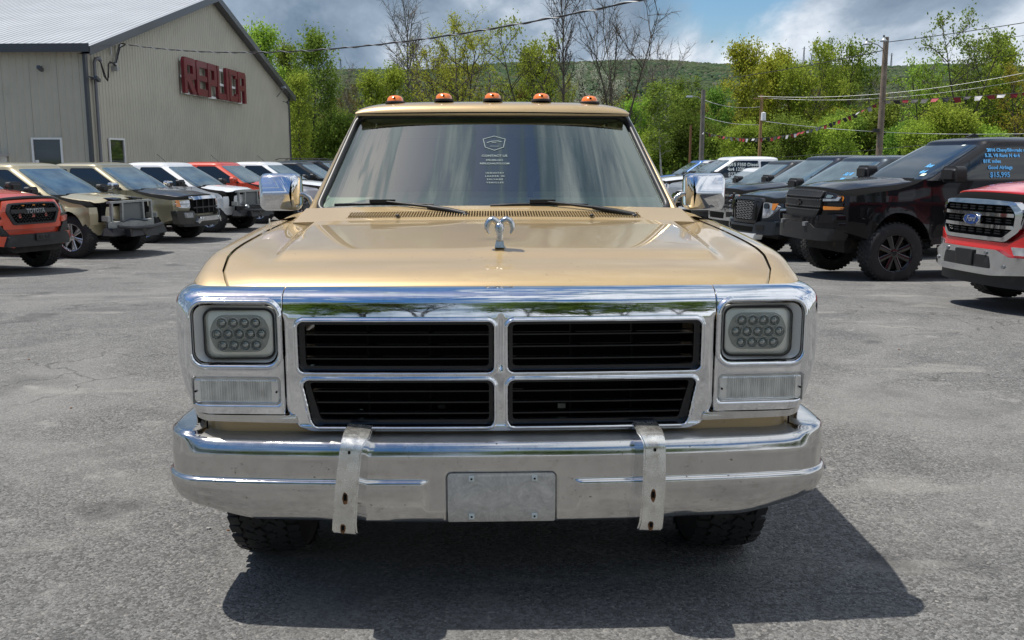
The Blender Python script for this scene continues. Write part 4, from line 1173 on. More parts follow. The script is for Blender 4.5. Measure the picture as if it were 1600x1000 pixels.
    if q['flare']:
        for sg in (-1, 1):
            for cx in (ax, rx):
                mb = MB(); pts = []
                for a in np.linspace(R(-8), R(188), 26):
                    for rr, yo in ((R_a - .01, .02), (R_a + .015, .075), (R_a + .085, .055), (R_a + .09, .02)):
                        pts.append((cx + rr * math.cos(a) - (.10 * float(sst(-.5, -.1, cx + rr * math.cos(a)))), sg * (W + yo * (1 - .6 * float(sst(-.45, -.05, cx + rr * math.cos(a)))) - .03 - .11 * float(sst(-.6, 0, cx + rr * math.cos(a)))), ac + rr * math.sin(a)))
                mb.add(pts, [(i * 4 + k, i * 4 + k + 1, i * 4 + 5 + k, i * 4 + 4 + k) for i in range(25) for k in range(3)])
                mb.build('wheel_flare', blk, T, smooth=50)
    # underbody and arch filling
    mb = MB(); mb.box((-L / 2 - .1, 0, .52 + up), (L - 1.0, W * 1.15, .30)); mb.box((ax, 0, r + .25), (1.1, W * 1.15, .55)); mb.tube([(ax, -W + .2, r), (ax, W - .2, r)], .05, 8); mb.tube([(rx, -W + .2, r), (rx, W - .2, r)], .06, 8)
    mb.build('underbody', M['underside'], T)
    # bonnet with its own shut line
    hp = [(xf0 - .105, -.80 * W), (xf0 - .105, .80 * W), (xc + .10, .86 * W), (xc + .10, -.86 * W)]
    def htop(x): return float(np.interp(-x, [-(xf0 - .10), .55, -(xc + .02)], [ztop - .015, ztop + .035, ztop + .105]))
    if q.get('hood', True):
        hm = pm if not q['hoodmat'] else M[q['hoodmat']]
        hk = .006 + q.get('hood_up', 0)
        slab('hood', rpoly(hp, .05, 3), lambda u, v, w: (lambda p: (p[0], p[1], p[2] + w))(deform(u, v, htop(u))), -.02, hk, hm, T, 30, cu=(-.2, -.3, -.45, -.55, -.6, -.8, -1.0, -1.1, -1.2), cv=[W * t for t in (-.75, -.62, -.50, -.3, 0, .3, .5, .62, .75)], bev=.004)
    if q.get('wipers', True):
        for u0 in (-.45, .25): MB().tube([wmap(u0 + .35 * i / 5, .05, .012) for i in range(6)], .01, 5).build('wiper', blk, T)
    if q.get('antenna', False):
        MB().tube([(xw - .2, -.35, roof + up), (xw - .45, -.35, roof + up + .20)], .006, 5).build('antenna', blk, T)
    if q.get('fin', False):
        slab('antenna_fin', rpoly([(-.16, 0), (.06, 0), (-.08, .06)], .02), lambda u, v, w: (xw - .30 + u, w, roof + up + v + .005), -.02, .02, blk, T)
    if q.get('rack', False):
        for sg in (-1, 1): MB().tube([(xw - .1, sg * .62, roof + up), (xw - .2, sg * .62, roof + up + .06), (xr + .3, sg * .62, roof + up + .06), (xr + .15, sg * .62, roof + up)], .018, 6).build('roof_rail', blk, T)
    # surface of the front end
    def face(y, z, o=0.0):
        x0 = xf0 - .02 * 0 + o
        if z > ztop - .2: x0 -= .08 * ((z - (ztop - .2)) / .2) ** 2
        return deform(x0, y, z)
    def fs(name, poly, o0, o1, m, parent=T, **kw):
        kw.setdefault('bev', 0.0)
        return slab(name, poly, lambda u, v, w: face(u, v + up, w), o0, o1, M[m] if isinstance(m, str) else m, parent, 35, cu=[i * .1 for i in range(-9, 10)], **kw)
    Z = hz      # heights below are given on an unlifted body
    k = q['nose']
    def mirror(poly, sg): return [(sg * a, b) for a, b in poly]
    if k == 'stripped':
        # radiator support, crash beam and loose plastics of a truck without its front clip
        MB().box((-.48, 0, Z - .22 + up), (.20, 1.50, .36)).build('engine_bay', dark, T)
        MB().box((-.28, .05, Z - .24 + up), (.03, .62, .34)).build('radiator', M['radiator'], T)
        mb = MB()
        for y in (-.62, -.30, .38, .66): mb.box((-.25, y, Z - .26 + up), (.05, .05, .44), Matrix.Rotation(.05 * (1 if y > 0 else -1), 3, 'X'))
        mb.box((-.27, 0, Z - .035 + up), (.08, 1.34, .04))
        mb.build('radiator_support', M['raw_metal'], T)
        bp_ = [(lerp(-.74, .74, i / 12), -.16 - .14 * (lerp(-.74, .74, i / 12) / .74) ** 2) for i in range(13)]
        mb = MB()
        for z0, hh, th in ((Z - .46, .07, .05),):
            v = [];
            for y, x in bp_: v += [(x, y, z0 - hh + up), (x + th, y, z0 - hh * .8 + up), (x + th, y, z0 + hh * .8 + up), (x, y, z0 + hh + up)]
            mb.add(v, [(i * 4 + j, i * 4 + (j + 1) % 4, i * 4 + 4 + (j + 1) % 4, i * 4 + 4 + j) for i in range(12) for j in range(4)])
        mb.build('crash_beam', M[q.get('beam', 'raw_metal')], T)
        # sagging lower fascia
        mb = MB()
        for i, (y, x, z) in enumerate(((-.62, -.22, .50), (-.25, -.06, .47), (.15, -.02, .45), (.55, -.10, .47))):
            mb.taper((x, y, z + up), (.26, .42, .14), .75)
        mb.tube([(-.05, -.72, .60 + up), (.06, -.4, .56 + up), (.10, .1, .55 + up), (.02, .62, .58 + up)], .035, 6)
        mb.build('lower_fascia', blk, T, smooth=40)
        MB().tube([(-.16, -.70, Z - .34 + up), (-.08, -.5, Z - .40 + up), (-.12, -.2, Z - .36 + up), (-.1, .3, Z - .42 + up)], .012, 5).build('wiring', M['gloss_black'], T)
        for sg in (-1, 1):
            MB().box((-.30, sg * .74, Z - .33 + up), (.22, .06, .10), Matrix.Rotation(.3 * sg, 3, 'Z')).build('bracket', M['raw_metal'], T)
            if q.get('fog'):
                MB().lathe([(.0001, .035), (.035, .03), (.05, 0), (.05, -.04)], 'x', 16, (-.02, sg * .58, .66 + up)).build('fog_lamp', M['white_lens'], T)
    elif k == 'offroad':        # hexagon grille with a bar of letters
        o = rpoly([(-.44, Z - .40), (.44, Z - .40), (.56, Z - .20), (.50, Z - .06), (-.50, Z - .06), (-.56, Z - .20)], .03)
        i_ = rpoly([(-.40, Z - .375), (.40, Z - .375), (.50, Z - .20), (.455, Z - .085), (-.455, Z - .085), (-.50, Z - .20)], .03)
        GR = fs('grille', o, .0, .045, 'black_plastic', hole=i_)
        fs('mesh_backing', i_, 0, .006, 'dark_void', GR)
        mb = MB()
        for row in range(9):
            for c in range(15):
                y = (c - 7) * .062 + (.031 if row % 2 else 0); z = Z - .365 + row * .033
                lim = .40 + .10 * min(1, (z - (Z - .375)) / .175) - .03
                if abs(y) < lim: mb.box(face(y, z + up, .014), (.014, .036, .009), Matrix.Rotation(.5 if (row + c) % 2 else -.5, 3, 'X'))
        mb.build('grille_mesh', blk, GR, smooth=None, kind='stuff')
        fs('grille_bar', rpoly([(-.49, Z - .225), (-.24, Z - .225), (-.22, Z - .24), (.22, Z - .24), (.24, Z - .225), (.49, Z - .225), (.47, Z - .165), (.22, Z - .165), (.20, Z - .15), (-.20, Z - .15), (-.22, Z - .165), (-.47, Z - .165)], .006), .01, .05, 'black_plastic', GR, bev=.004)
        me = text_mesh('lettering', 'TOYOTA', .088, .006, space=1.08, offset=.002)
        map_mesh(me, lambda x, y, z: face(x, Z - .196 + y + up, .052 + z))
        link('lettering', me, M['steel_grey'], GR)
        for y in (-.22, 0, .22): MB().box(face(y, Z - .108 + up, .03), (.01, .045, .014)).build('marker_lamp', M['amber_lens'], GR)
        # body-coloured surround, guard over the bonnet edge
        fs('grille_surround', rpoly([(-.60, Z - .47), (.60, Z - .47), (.64, Z - .2), (.56, Z - .02), (-.56, Z - .02), (-.64, Z - .2)], .03), .0, .028, pm, hole=o, bev=0)
        GB = MB().tube([face(y, Z - .005 + .012 * math.cos(y * 2) + up, .0 if abs(y) < .6 else -.08 * (abs(y) - .6)) for y in np.linspace(-.86, .86, 19)], .028, 7).build('bonnet_guard', M['gloss_black'], T, smooth=60)
        for sg in (-1, 1):
            HL = fs('headlight', rpoly(mirror([(.64, Z - .27), (.90, Z - .25), (.93, Z - .09), (.66, Z - .08)], sg), .02), .0, .03, 'white_lens', bev=.006)
            fs('lamp_bezel', rpoly(mirror([(.62, Z - .30), (.92, Z - .28), (.92, Z - .255), (.62, Z - .275)], sg), .004), .0, .034, 'gloss_black', HL)
            fs('lamp_bezel', rpoly(mirror([(.82, Z - .25), (.87, Z - .25), (.89, Z - .10), (.84, Z - .10)], sg), .004), .0, .033, 'amber_lens', HL)
            fs('fog_recess', rpoly(mirror([(.52, Z - .56), (.90, Z - .54), (.90, Z - .40), (.66, Z - .40)], sg), .02), .0, .05, 'black_plastic', bev=.01)
            fs('bumper_corner', rpoly(mirror([(.50, .44), (.88, .50), (.92, .64), (.56, .62)], sg), .03), -.05, .12, pm, bev=.02)
            fs('bumper_corner', rpoly(mirror([(.60, Z - .40), (.93, Z - .38), (.93, Z - .30), (.62, Z - .31)], sg), .02), -.02, .045, pm, bev=.01)
        BU = fs('front_bumper', rpoly([(-.70, .46), (.70, .46), (.62, .64), (-.62, .64)], .04), -.05, .17, 'black_plastic', bev=.03)
        fs('light_bar', rpoly([(-.17, .545), (.17, .545), (.17, .65), (-.17, .65)], .01), .15, .20, 'black_plastic', BU, bev=.008)
        for y in (-.065, .065): fs('led_lamp', rrect(y - .045, .57, y + .045, .625, .008), .19, .206, 'gloss_black', BU, bev=.003)
        fs('skid_plate', rpoly([(-.5, .36), (.5, .36), (.66, .47), (-.66, .47)], .02), -.2, .06, 'underside', BU)
    elif k == 'half':      # headlights fitted, grille missing, bumper on
        MB().box((-.10, 0, Z - .25 + up), (.10, 1.04, .28)).build('radiator', dark, T)
        fs('grille_opening', rpoly([(-.52, Z - .44), (.52, Z - .44), (.56, Z - .10), (-.56, Z - .10)], .02), -.01, .012, 'dark_void')
        fs('grille_top_bar', rpoly([(-.56, Z - .11), (.56, Z - .11), (.55, Z - .04), (-.55, Z - .04)], .01), .0, .10, 'chrome_far', bev=.008)
        mb = MB()
        for y in (-.38, -.12, .15, .4): mb.box(face(y, Z - .27 + up, .02), (.02, .03, .30))
        mb.box(face(0, Z - .30 + up, .02), (.02, 1.0, .03)); mb.build('bracket', blk, T)
        for sg in (-1, 1):
            HL = fs('headlight', rpoly(mirror([(.60, Z - .31), (.88, Z - .29), (.92, Z - .10), (.60, Z - .10)], sg), .02), .0, .035, 'white_lens', bev=.006)
            fs('turn_signal', rpoly(mirror([(.82, Z - .275), (.905, Z - .27), (.91, Z - .125), (.85, Z - .12)], sg), .015), .03, .040, 'amber_lens', HL)
            fs('lamp_divider', rpoly(mirror([(.62, Z - .215), (.83, Z - .215), (.83, Z - .20), (.62, Z - .20)], sg), .002), .03, .042, 'steel_grey', HL)
            fs('fog_surround', rpoly(mirror([(.60, Z - .52), (.80, Z - .52), (.82, Z - .40), (.62, Z - .40)], sg), .02), .06, .105, 'steel_grey', bev=.006)
            fs('fog_lamp', rrect(*sorted((sg * .66, sg * .76)), .0, .0, 0, 1) if False else rpoly(mirror([(.66, Z - .505), (.77, Z - .505), (.78, Z - .42), (.67, Z - .42)], sg), .03), .10, .112, 'white_lens')
            fs('chrome_hook', rpoly(mirror([(.30, Z - .52), (.52, Z - .66), (.56, Z - .60), (.46, Z - .50)], sg), .02), .10, .17, 'chrome_far', bev=.01)
        fs('front_bumper', rpoly([(-.93, .42), (.93, .42), (.95, Z - .35), (.58, Z - .36), (.48, Z - .48), (-.48, Z - .48), (-.58, Z - .36), (-.95, Z - .35)], .03), -.06, .09, paint('dark_olive', (.060, .060, .052), .3), bev=.02)
        fs('bumper_beam', rpoly([(-.46, Z - .60), (.46, Z - .60), (.46, Z - .50), (-.46, Z - .50)], .02), .05, .16, 'chrome_far', bev=.01)
        fs('air_dam', rpoly([(-.80, .36), (.80, .36), (.84, .44), (-.84, .44)], .01), -.10, .06, 'black_plastic')
    elif k == 'black_mesh':      # lifted black truck with riveted mesh grille
        z0 = Z
        for a, b, t in ((Z - .155, Z - .045, 'u'), (Z - .30, Z - .175, 'm'), (Z - .47, Z - .32, 'l')):
            x1 = .62 if t != 'l' else .60; x0 = x1 if t != 'l' else .50
            GR = fs('grille_panel', rpoly([(-x0, a), (x0, a), (x1, b), (-x1, b)], .015), .0, .045, 'black_plastic', bev=.006)
            mb = MB()
            for i in range(30):
                y = lerp(-x0 * .97, x0 * .97, i / 29)
                for z in (a + .014, b - .014):
                    p = face(y * (1 if z < (a + b) / 2 else x1 / x0), z + up, .049); mb.box(p, (.008, .011, .011))
            mb.build('rivet', M['steel_grey'], GR, smooth=None, kind='stuff')
        cr = [(-.11, -.02), (-.035, -.02), (-.035, -.045), (.035, -.045), (.035, -.02), (.11, -.02), (.11, .02), (.035, .02), (.035, .045), (-.035, .045), (-.035, .02), (-.11, .02)]
        fs('badge', [(a, b + Z - .238) for a, b in cr], .045, .062, 'gloss_black', bev=.004)
        for sg in (-1, 1):
            HL = fs('headlight', rpoly(mirror([(.65, Z - .21), (.93, Z - .20), (.95, Z - .06), (.66, Z - .05)], sg), .015), .0, .035, 'gloss_black', bev=.006)
            fs('lamp_strip', rpoly(mirror([(.66, Z - .205), (.90, Z - .195), (.93, Z - .135), (.89, Z - .135), (.87, Z - .165), (.66, Z - .17)], sg), .003), .03, .045, 'white_lens', HL)
            fs('lamp_strip', rpoly(mirror([(.88, Z - .13), (.945, Z - .12), (.945, Z - .07), (.89, Z - .07)], sg), .005), .03, .042, 'amber_lens', HL)
            fs('projector', rpoly(mirror([(.70, Z - .155), (.80, Z - .155), (.80, Z - .08), (.70, Z - .08)], sg), .02), .03, .040, 'tinted_light', HL)
            fs('turn_signal', rpoly(mirror([(.66, Z - .33), (.93, Z - .32), (.95, Z - .28), (.66, Z - .275)], sg), .01), .0, .035, 'amber_lens', bev=.005)
            fs('lamp_gap', rpoly(mirror([(.65, Z - .27), (.94, Z - .265), (.94, Z - .215), (.65, Z - .22)], sg), .005), .0, .020, 'gloss_black')
            fs('bumper_corner', rpoly(mirror([(.62, Z - .52), (.97, Z - .50), (.97, Z - .38), (.66, Z - .40)], sg), .03), -.02, .13, pm, bev=.03)
        BU = fs('front_bumper', rpoly([(-.96, .56), (.96, .56), (.98, Z - .52), (.90, Z - .44), (-.90, Z - .44), (-.98, Z - .52)], .03), -.06, .10, pm, bev=.03)
        fs('air_dam', rpoly([(-.90, .40), (.90, .40), (.96, .58), (.60, .58), (.50, .64), (-.50, .64), (-.60, .58), (-.96, .58)], .02), -.12, .12, M['black_plastic'], BU, bev=.02)
        for sg in (-1, 1): fs('tow_hook', rpoly(mirror([(.36, .60), (.44, .60), (.44, .66), (.36, .66)], sg), .01), .10, .15, 'steel_grey', BU)
    elif k == 'chrome_oval':     # red truck, chrome framed grille and blue oval badge
        Z = Z - .05
        o = rpoly([(-.54, Z - .455), (.54, Z - .455), (.70, Z - .34), (.72, Z - .15), (.62, Z - .04), (-.62, Z - .04), (-.72, Z - .15), (-.70, Z - .34)], .04)
        i_ = rpoly([(-.50, Z - .415), (.50, Z - .415), (.63, Z - .32), (.64, Z - .17), (.565, Z - .09), (-.565, Z - .09), (-.64, Z - .17), (-.63, Z - .32)], .035)
        GR = fs('grille', o, .0, .075, 'chrome_far', hole=i_)
        fs('mesh_backing', i_, .0, .012, 'dark_void', GR)
        for zc in (Z - .19, Z - .31):
            fs('grille_bar', rpoly([(-.62, zc - .018), (.62, zc - .018), (.62, zc + .018), (-.62, zc + .018)], .008), .02, .070, 'chrome_far', GR, bev=.008)
        mb = MB()
        for zc in (Z - .12, Z - .145, Z - .24, Z - .265, Z - .355, Z - .38):
            for c in range(8): mb.box(face((c - 3.5) * .15, zc + up, .03), (.02, .085, .012))
        mb.build('grille_mesh', blk, GR, smooth=None, kind='stuff')
        ov = [(.155 * math.cos(a), Z - .25 + .068 * math.sin(a)) for a in np.linspace(0, 2 * math.pi, 29)[:-1]]
        BD = fs('badge', ov, .06, .095, 'chrome_far', GR, bev=.008)
        ov2 = [(.132 * math.cos(a), Z - .25 + .052 * math.sin(a)) for a in np.linspace(0, 2 * math.pi, 29)[:-1]]
        BD2 = slab('badge_face', ov2, lambda u, v, w: face(u, v + up, w), .09, .098, mat('badge_blue', (.02, .06, .22), .2, coat=1), BD, 35)
        BD2.parent = GR
        me = text_mesh('lettering', 'Ford', .085, .002, shear=.35); map_mesh(me, lambda x, y, z: face(-x if False else x, Z - .248 + y + up, .101 + z)); link('lettering', me, M['white_lens'], GR)
        for sg in (-1, 1):
            HL = fs('headlight', rpoly(mirror([(.73, Z - .36), (.95, Z - .34), (.96, Z - .08), (.72, Z - .07), (.745, Z - .15)], sg), .015), .0, .045, 'white_lens', bev=.008)
            fs('lamp_gap', rpoly(mirror([(.86, Z - .33), (.935, Z - .32), (.94, Z - .11), (.865, Z - .11)], sg), .01), .04, .052, 'gloss_black', HL)
            fs('projector', rpoly(mirror([(.76, Z - .19), (.85, Z - .19), (.85, Z - .11), (.76, Z - .11)], sg), .02), .04, .056, 'tinted_glass', HL)
            fs('lamp_divider', rpoly(mirror([(.73, Z - .235), (.95, Z - .225), (.95, Z - .205), (.73, Z - .215)], sg), .003), .05, .064, 'chrome_far', HL)
            fs('fog_lamp', rpoly(mirror([(.66, .62), (.92, .62), (.93, .70), (.62, .70)], sg), .01), .05, .075, 'white_lens', bev=.004)
            for y, z in ((.62, .50), (.36, .625)): fs('sensor', [(sg * y + .02 * math.cos(a), z + .02 * math.sin(a)) for a in np.linspace(0, 6.28, 13)[:-1]], .13, .145, 'steel_grey')
        fs('front_panel', rpoly([(-.97, Z - .64), (.97, Z - .64), (.97, Z - .47), (-.97, Z - .47)], .02), -.05, .008, pm)
        fs('front_panel', rpoly([(-.95, Z - .61), (.95, Z - .61), (.97, Z - .40), (.76, Z - .38), (.60, Z - .465), (-.60, Z - .465), (-.76, Z - .38), (-.97, Z - .40)], .02), -.02, .06, pm, bev=.02)
        BU = fs('front_bumper', rpoly([(-.99, .46), (-.45, .40), (.45, .40), (.99, .44), (1.0, .60), (.66, .60), (.50, .665), (-.50, .665), (-.66, .60), (-1.0, .60)], .03), -.10, .13, 'chrome_far', bev=.03, hole=None)
        fs('lower_intake', rpoly([(-.44, .47), (.44, .47), (.40, .60), (-.40, .60)], .02), .10, .136, 'black_plastic', BU, bev=.004)
        PLT = fs('plate_bracket', rpoly([(-.16, .48), (.16, .48), (.16, .64), (-.16, .64)], .01), .13, .155, 'black_plastic', BU, bev=.004)
        fs('air_dam', rpoly([(-.92, .28), (.92, .28), (.96, .42), (-.96, .42)], .02), -.15, .05, 'black_plastic')
    elif k == 'titan':
        o = rpoly([(-.50, Z - .52), (.50, Z - .52), (.66, Z - .12), (.60, Z - .04), (-.60, Z - .04), (-.66, Z - .12)], .03)
        i_ = rpoly([(-.36, Z - .47), (.36, Z - .47), (.42, Z - .09), (-.42, Z - .09)], .03)
        GR = fs('grille', o, .0, .06, M['gloss_black'], hole=i_)
        fs('mesh_backing', i_, .0, .01, 'dark_void', GR)
        mb = MB()
        for row in range(11):
            for c in range(11):
                y = (c - 5) * .07 + (.035 if row % 2 else 0); z = Z - .445 + row * .033
                if abs(y) < .36: mb.box(face(y, z + up, .035), (.012, .05, .012), Matrix.Rotation(.35 if c % 2 else -.35, 3, 'X'))
        mb.build('grille_mesh', M['steel_grey'], GR, smooth=None, kind='stuff')
        for sg in (-1, 1):
            fs('grille_vent', rpoly(mirror([(.46, Z - .46), (.51, Z - .46), (.57, Z - .10), (.48, Z - .10)], sg), .01), .055, .068, 'dark_void', GR)
            HL = fs('headlight', rpoly(mirror([(.66, Z - .42), (.80, Z - .40), (.96, Z - .22), (.98, Z - .10), (.67, Z - .10)], sg), .02), .0, .05, 'white_lens', bev=.008)
            fs('turn_signal', rpoly(mirror([(.86, Z - .26), (.90, Z - .26), (.965, Z - .14), (.87, Z - .14)], sg), .01), .045, .058, 'amber_lens', HL)
            fs('projector', rpoly(mirror([(.70, Z - .24), (.80, Z - .24), (.80, Z - .14), (.70, Z - .14)], sg), .03), .045, .060, 'tinted_glass', HL)
            fs('fog_recess', rpoly(mirror([(.58, .56), (.76, .56), (.78, .66), (.56, .66)], sg), .02), .10, .112, 'gloss_black')
        fs('front_bumper', rpoly([(-.97, .48), (.97, .48), (.98, Z - .46), (.62, Z - .48), (.5, Z - .54), (-.5, Z - .54), (-.62, Z - .48), (-.98, Z - .46)], .03), -.06, .10, pm, bev=.03)
        fs('lower_intake', rpoly([(-.46, .52), (.46, .52), (.48, .62), (-.48, .62)], .02), .09, .106, 'dark_void')
        fs('skid_plate', rpoly([(-.54, .38), (.54, .38), (.58, .49), (-.58, .49)], .02), -.05, .13, 'silver_bright', bev=.01)
    elif k == 'heavy':           # heavy-duty truck with chrome bumper
        GR = fs('grille', rpoly([(-.62, Z - .50), (.62, Z - .50), (.64, Z - .08), (-.64, Z - .08)], .03), .0, .05, 'gloss_black', bev=.01)
        for zc in (Z - .16, Z - .27, Z - .38, Z - .46): fs('grille_bar', rpoly([(-.60, zc - .022), (.60, zc - .022), (.60, zc + .022), (-.60, zc + .022)], .008), .04, .085, q.get('bars', 'chrome_far'), GR, bev=.006)
        for sg in (-1, 1):
            HL = fs('headlight', rpoly(mirror([(.67, Z - .46), (.95, Z - .44), (.97, Z - .12), (.67, Z - .10)], sg), .02), .0, .045, 'white_lens', bev=.008)
            fs('turn_signal', rpoly(mirror([(.80, Z - .42), (.93, Z - .42), (.93, Z - .34), (.80, Z - .34)], sg), .01), .04, .055, 'amber_lens', HL)
            fs('turn_signal', rpoly(mirror([(.80, Z - .22), (.93, Z - .22), (.93, Z - .15), (.80, Z - .15)], sg), .01), .04, .055, 'amber_lens', HL)
            fs('bumper_opening', rpoly(mirror([(.52, .58), (.78, .58), (.78, .70), (.52, .70)], sg), .02), .12, .137, 'gloss_black')
        BU = fs('front_bumper', rpoly([(-.99, .50), (.99, .50), (1.0, .76), (-1.0, .76)], .05), -.10, .13, q.get('bump', 'chrome_far'), bev=.03)
        fs('lower_intake', rpoly([(-.40, .54), (.40, .54), (.42, .68), (-.42, .68)], .03), .12, .137, 'dark_void', BU)
        fs('air_dam', rpoly([(-.86, .38), (.86, .38), (.9, .50), (-.9, .50)], .02), -.1, .04, 'black_plastic')
    else:                        # plain modern front
        GR = fs('grille', rpoly([(-.50, Z - .42), (.50, Z - .42), (.58, Z - .08), (-.58, Z - .08)], .05), .0, .05, 'gloss_black', bev=.008)
        for zc in (Z - .17, Z - .25, Z - .33): fs('grille_bar', rpoly([(-.50, zc - .014), (.50, zc - .014), (.50, zc + .014), (-.50, zc + .014)], .005), .04, .065, q.get('bars', 'chrome_far'), GR)
        for sg in (-1, 1):
            HL = fs('headlight', rpoly(mirror([(.60, Z - .30), (.86, Z - .26), (.94, Z - .08), (.62, Z - .11)], sg), .02), .0, .04, 'white_lens', bev=.006)
            fs('turn_signal', rpoly(mirror([(.84, Z - .24), (.88, Z - .24), (.92, Z - .11), (.86, Z - .12)], sg), .01), .035, .048, 'amber_lens', HL)
            fs('fog_recess', rpoly(mirror([(.56, .52), (.82, .52), (.84, .64), (.60, .64)], sg), .02), .06, .10, 'gloss_black')
        fs('front_bumper', rpoly([(-.93, .42), (.93, .42), (.95, Z - .34), (.56, Z - .46), (-.56, Z - .46), (-.95, Z - .34)], .03), -.06, .09, q.get('bump', pm), bev=.03)
        fs('lower_intake', rpoly([(-.46, .46), (.46, .46), (.50, .60), (-.50, .60)], .02), .08, .097, 'dark_void')
    # writing on glass
    if q['side_txt']:
        sg, lines, mt = q['side_txt']
        f = smap(sg)
        W_ = [c for c in T.children if c.name.startswith('side_window')]
        par = W_[0 if sg < 0 else -2] if len(W_) > 1 else W_[0]
        for (s_, x0, t0, size) in lines:
            me = text_mesh('window_writing', s_, size, align='LEFT', shear=.08, offset=.0024)
            dirx = 1 if sg > 0 else 1
            # read from outside: on the left flank text runs towards the tail
            map_mesh(me, lambda x, y, z, x0=x0, t0=t0: f(x0 + (-x if sg > 0 else x), t0 + y / (roof - bz - .09), .013))
            link('window_writing', me, M[mt], par)
    if q.get('ws_txt'):
        for (s_, u0, t0, size, mt) in q['ws_txt']:
            me = text_mesh('window_writing', s_, size, align='LEFT', shear=.1, offset=.002)
            map_mesh(me, lambda x, y, z, u0=u0, t0=t0: wmap(u0 + x / W, t0 + y / .7, .004))
            link('window_writing', me, M[mt], T)
    if q.get('stickers'):
        for (u0, t0, a, b, mt) in q['stickers']:
            slab('window_sticker', [(u0, t0), (u0 + a, t0), (u0 + a, t0 + b), (u0, t0 + b)], lambda u, v, w: wmap(u, v, w), .003, None, M[mt], T, None)
    if q.get('extra'): q['extra'](T, fs, face, deform, wmap, pm)
    return T

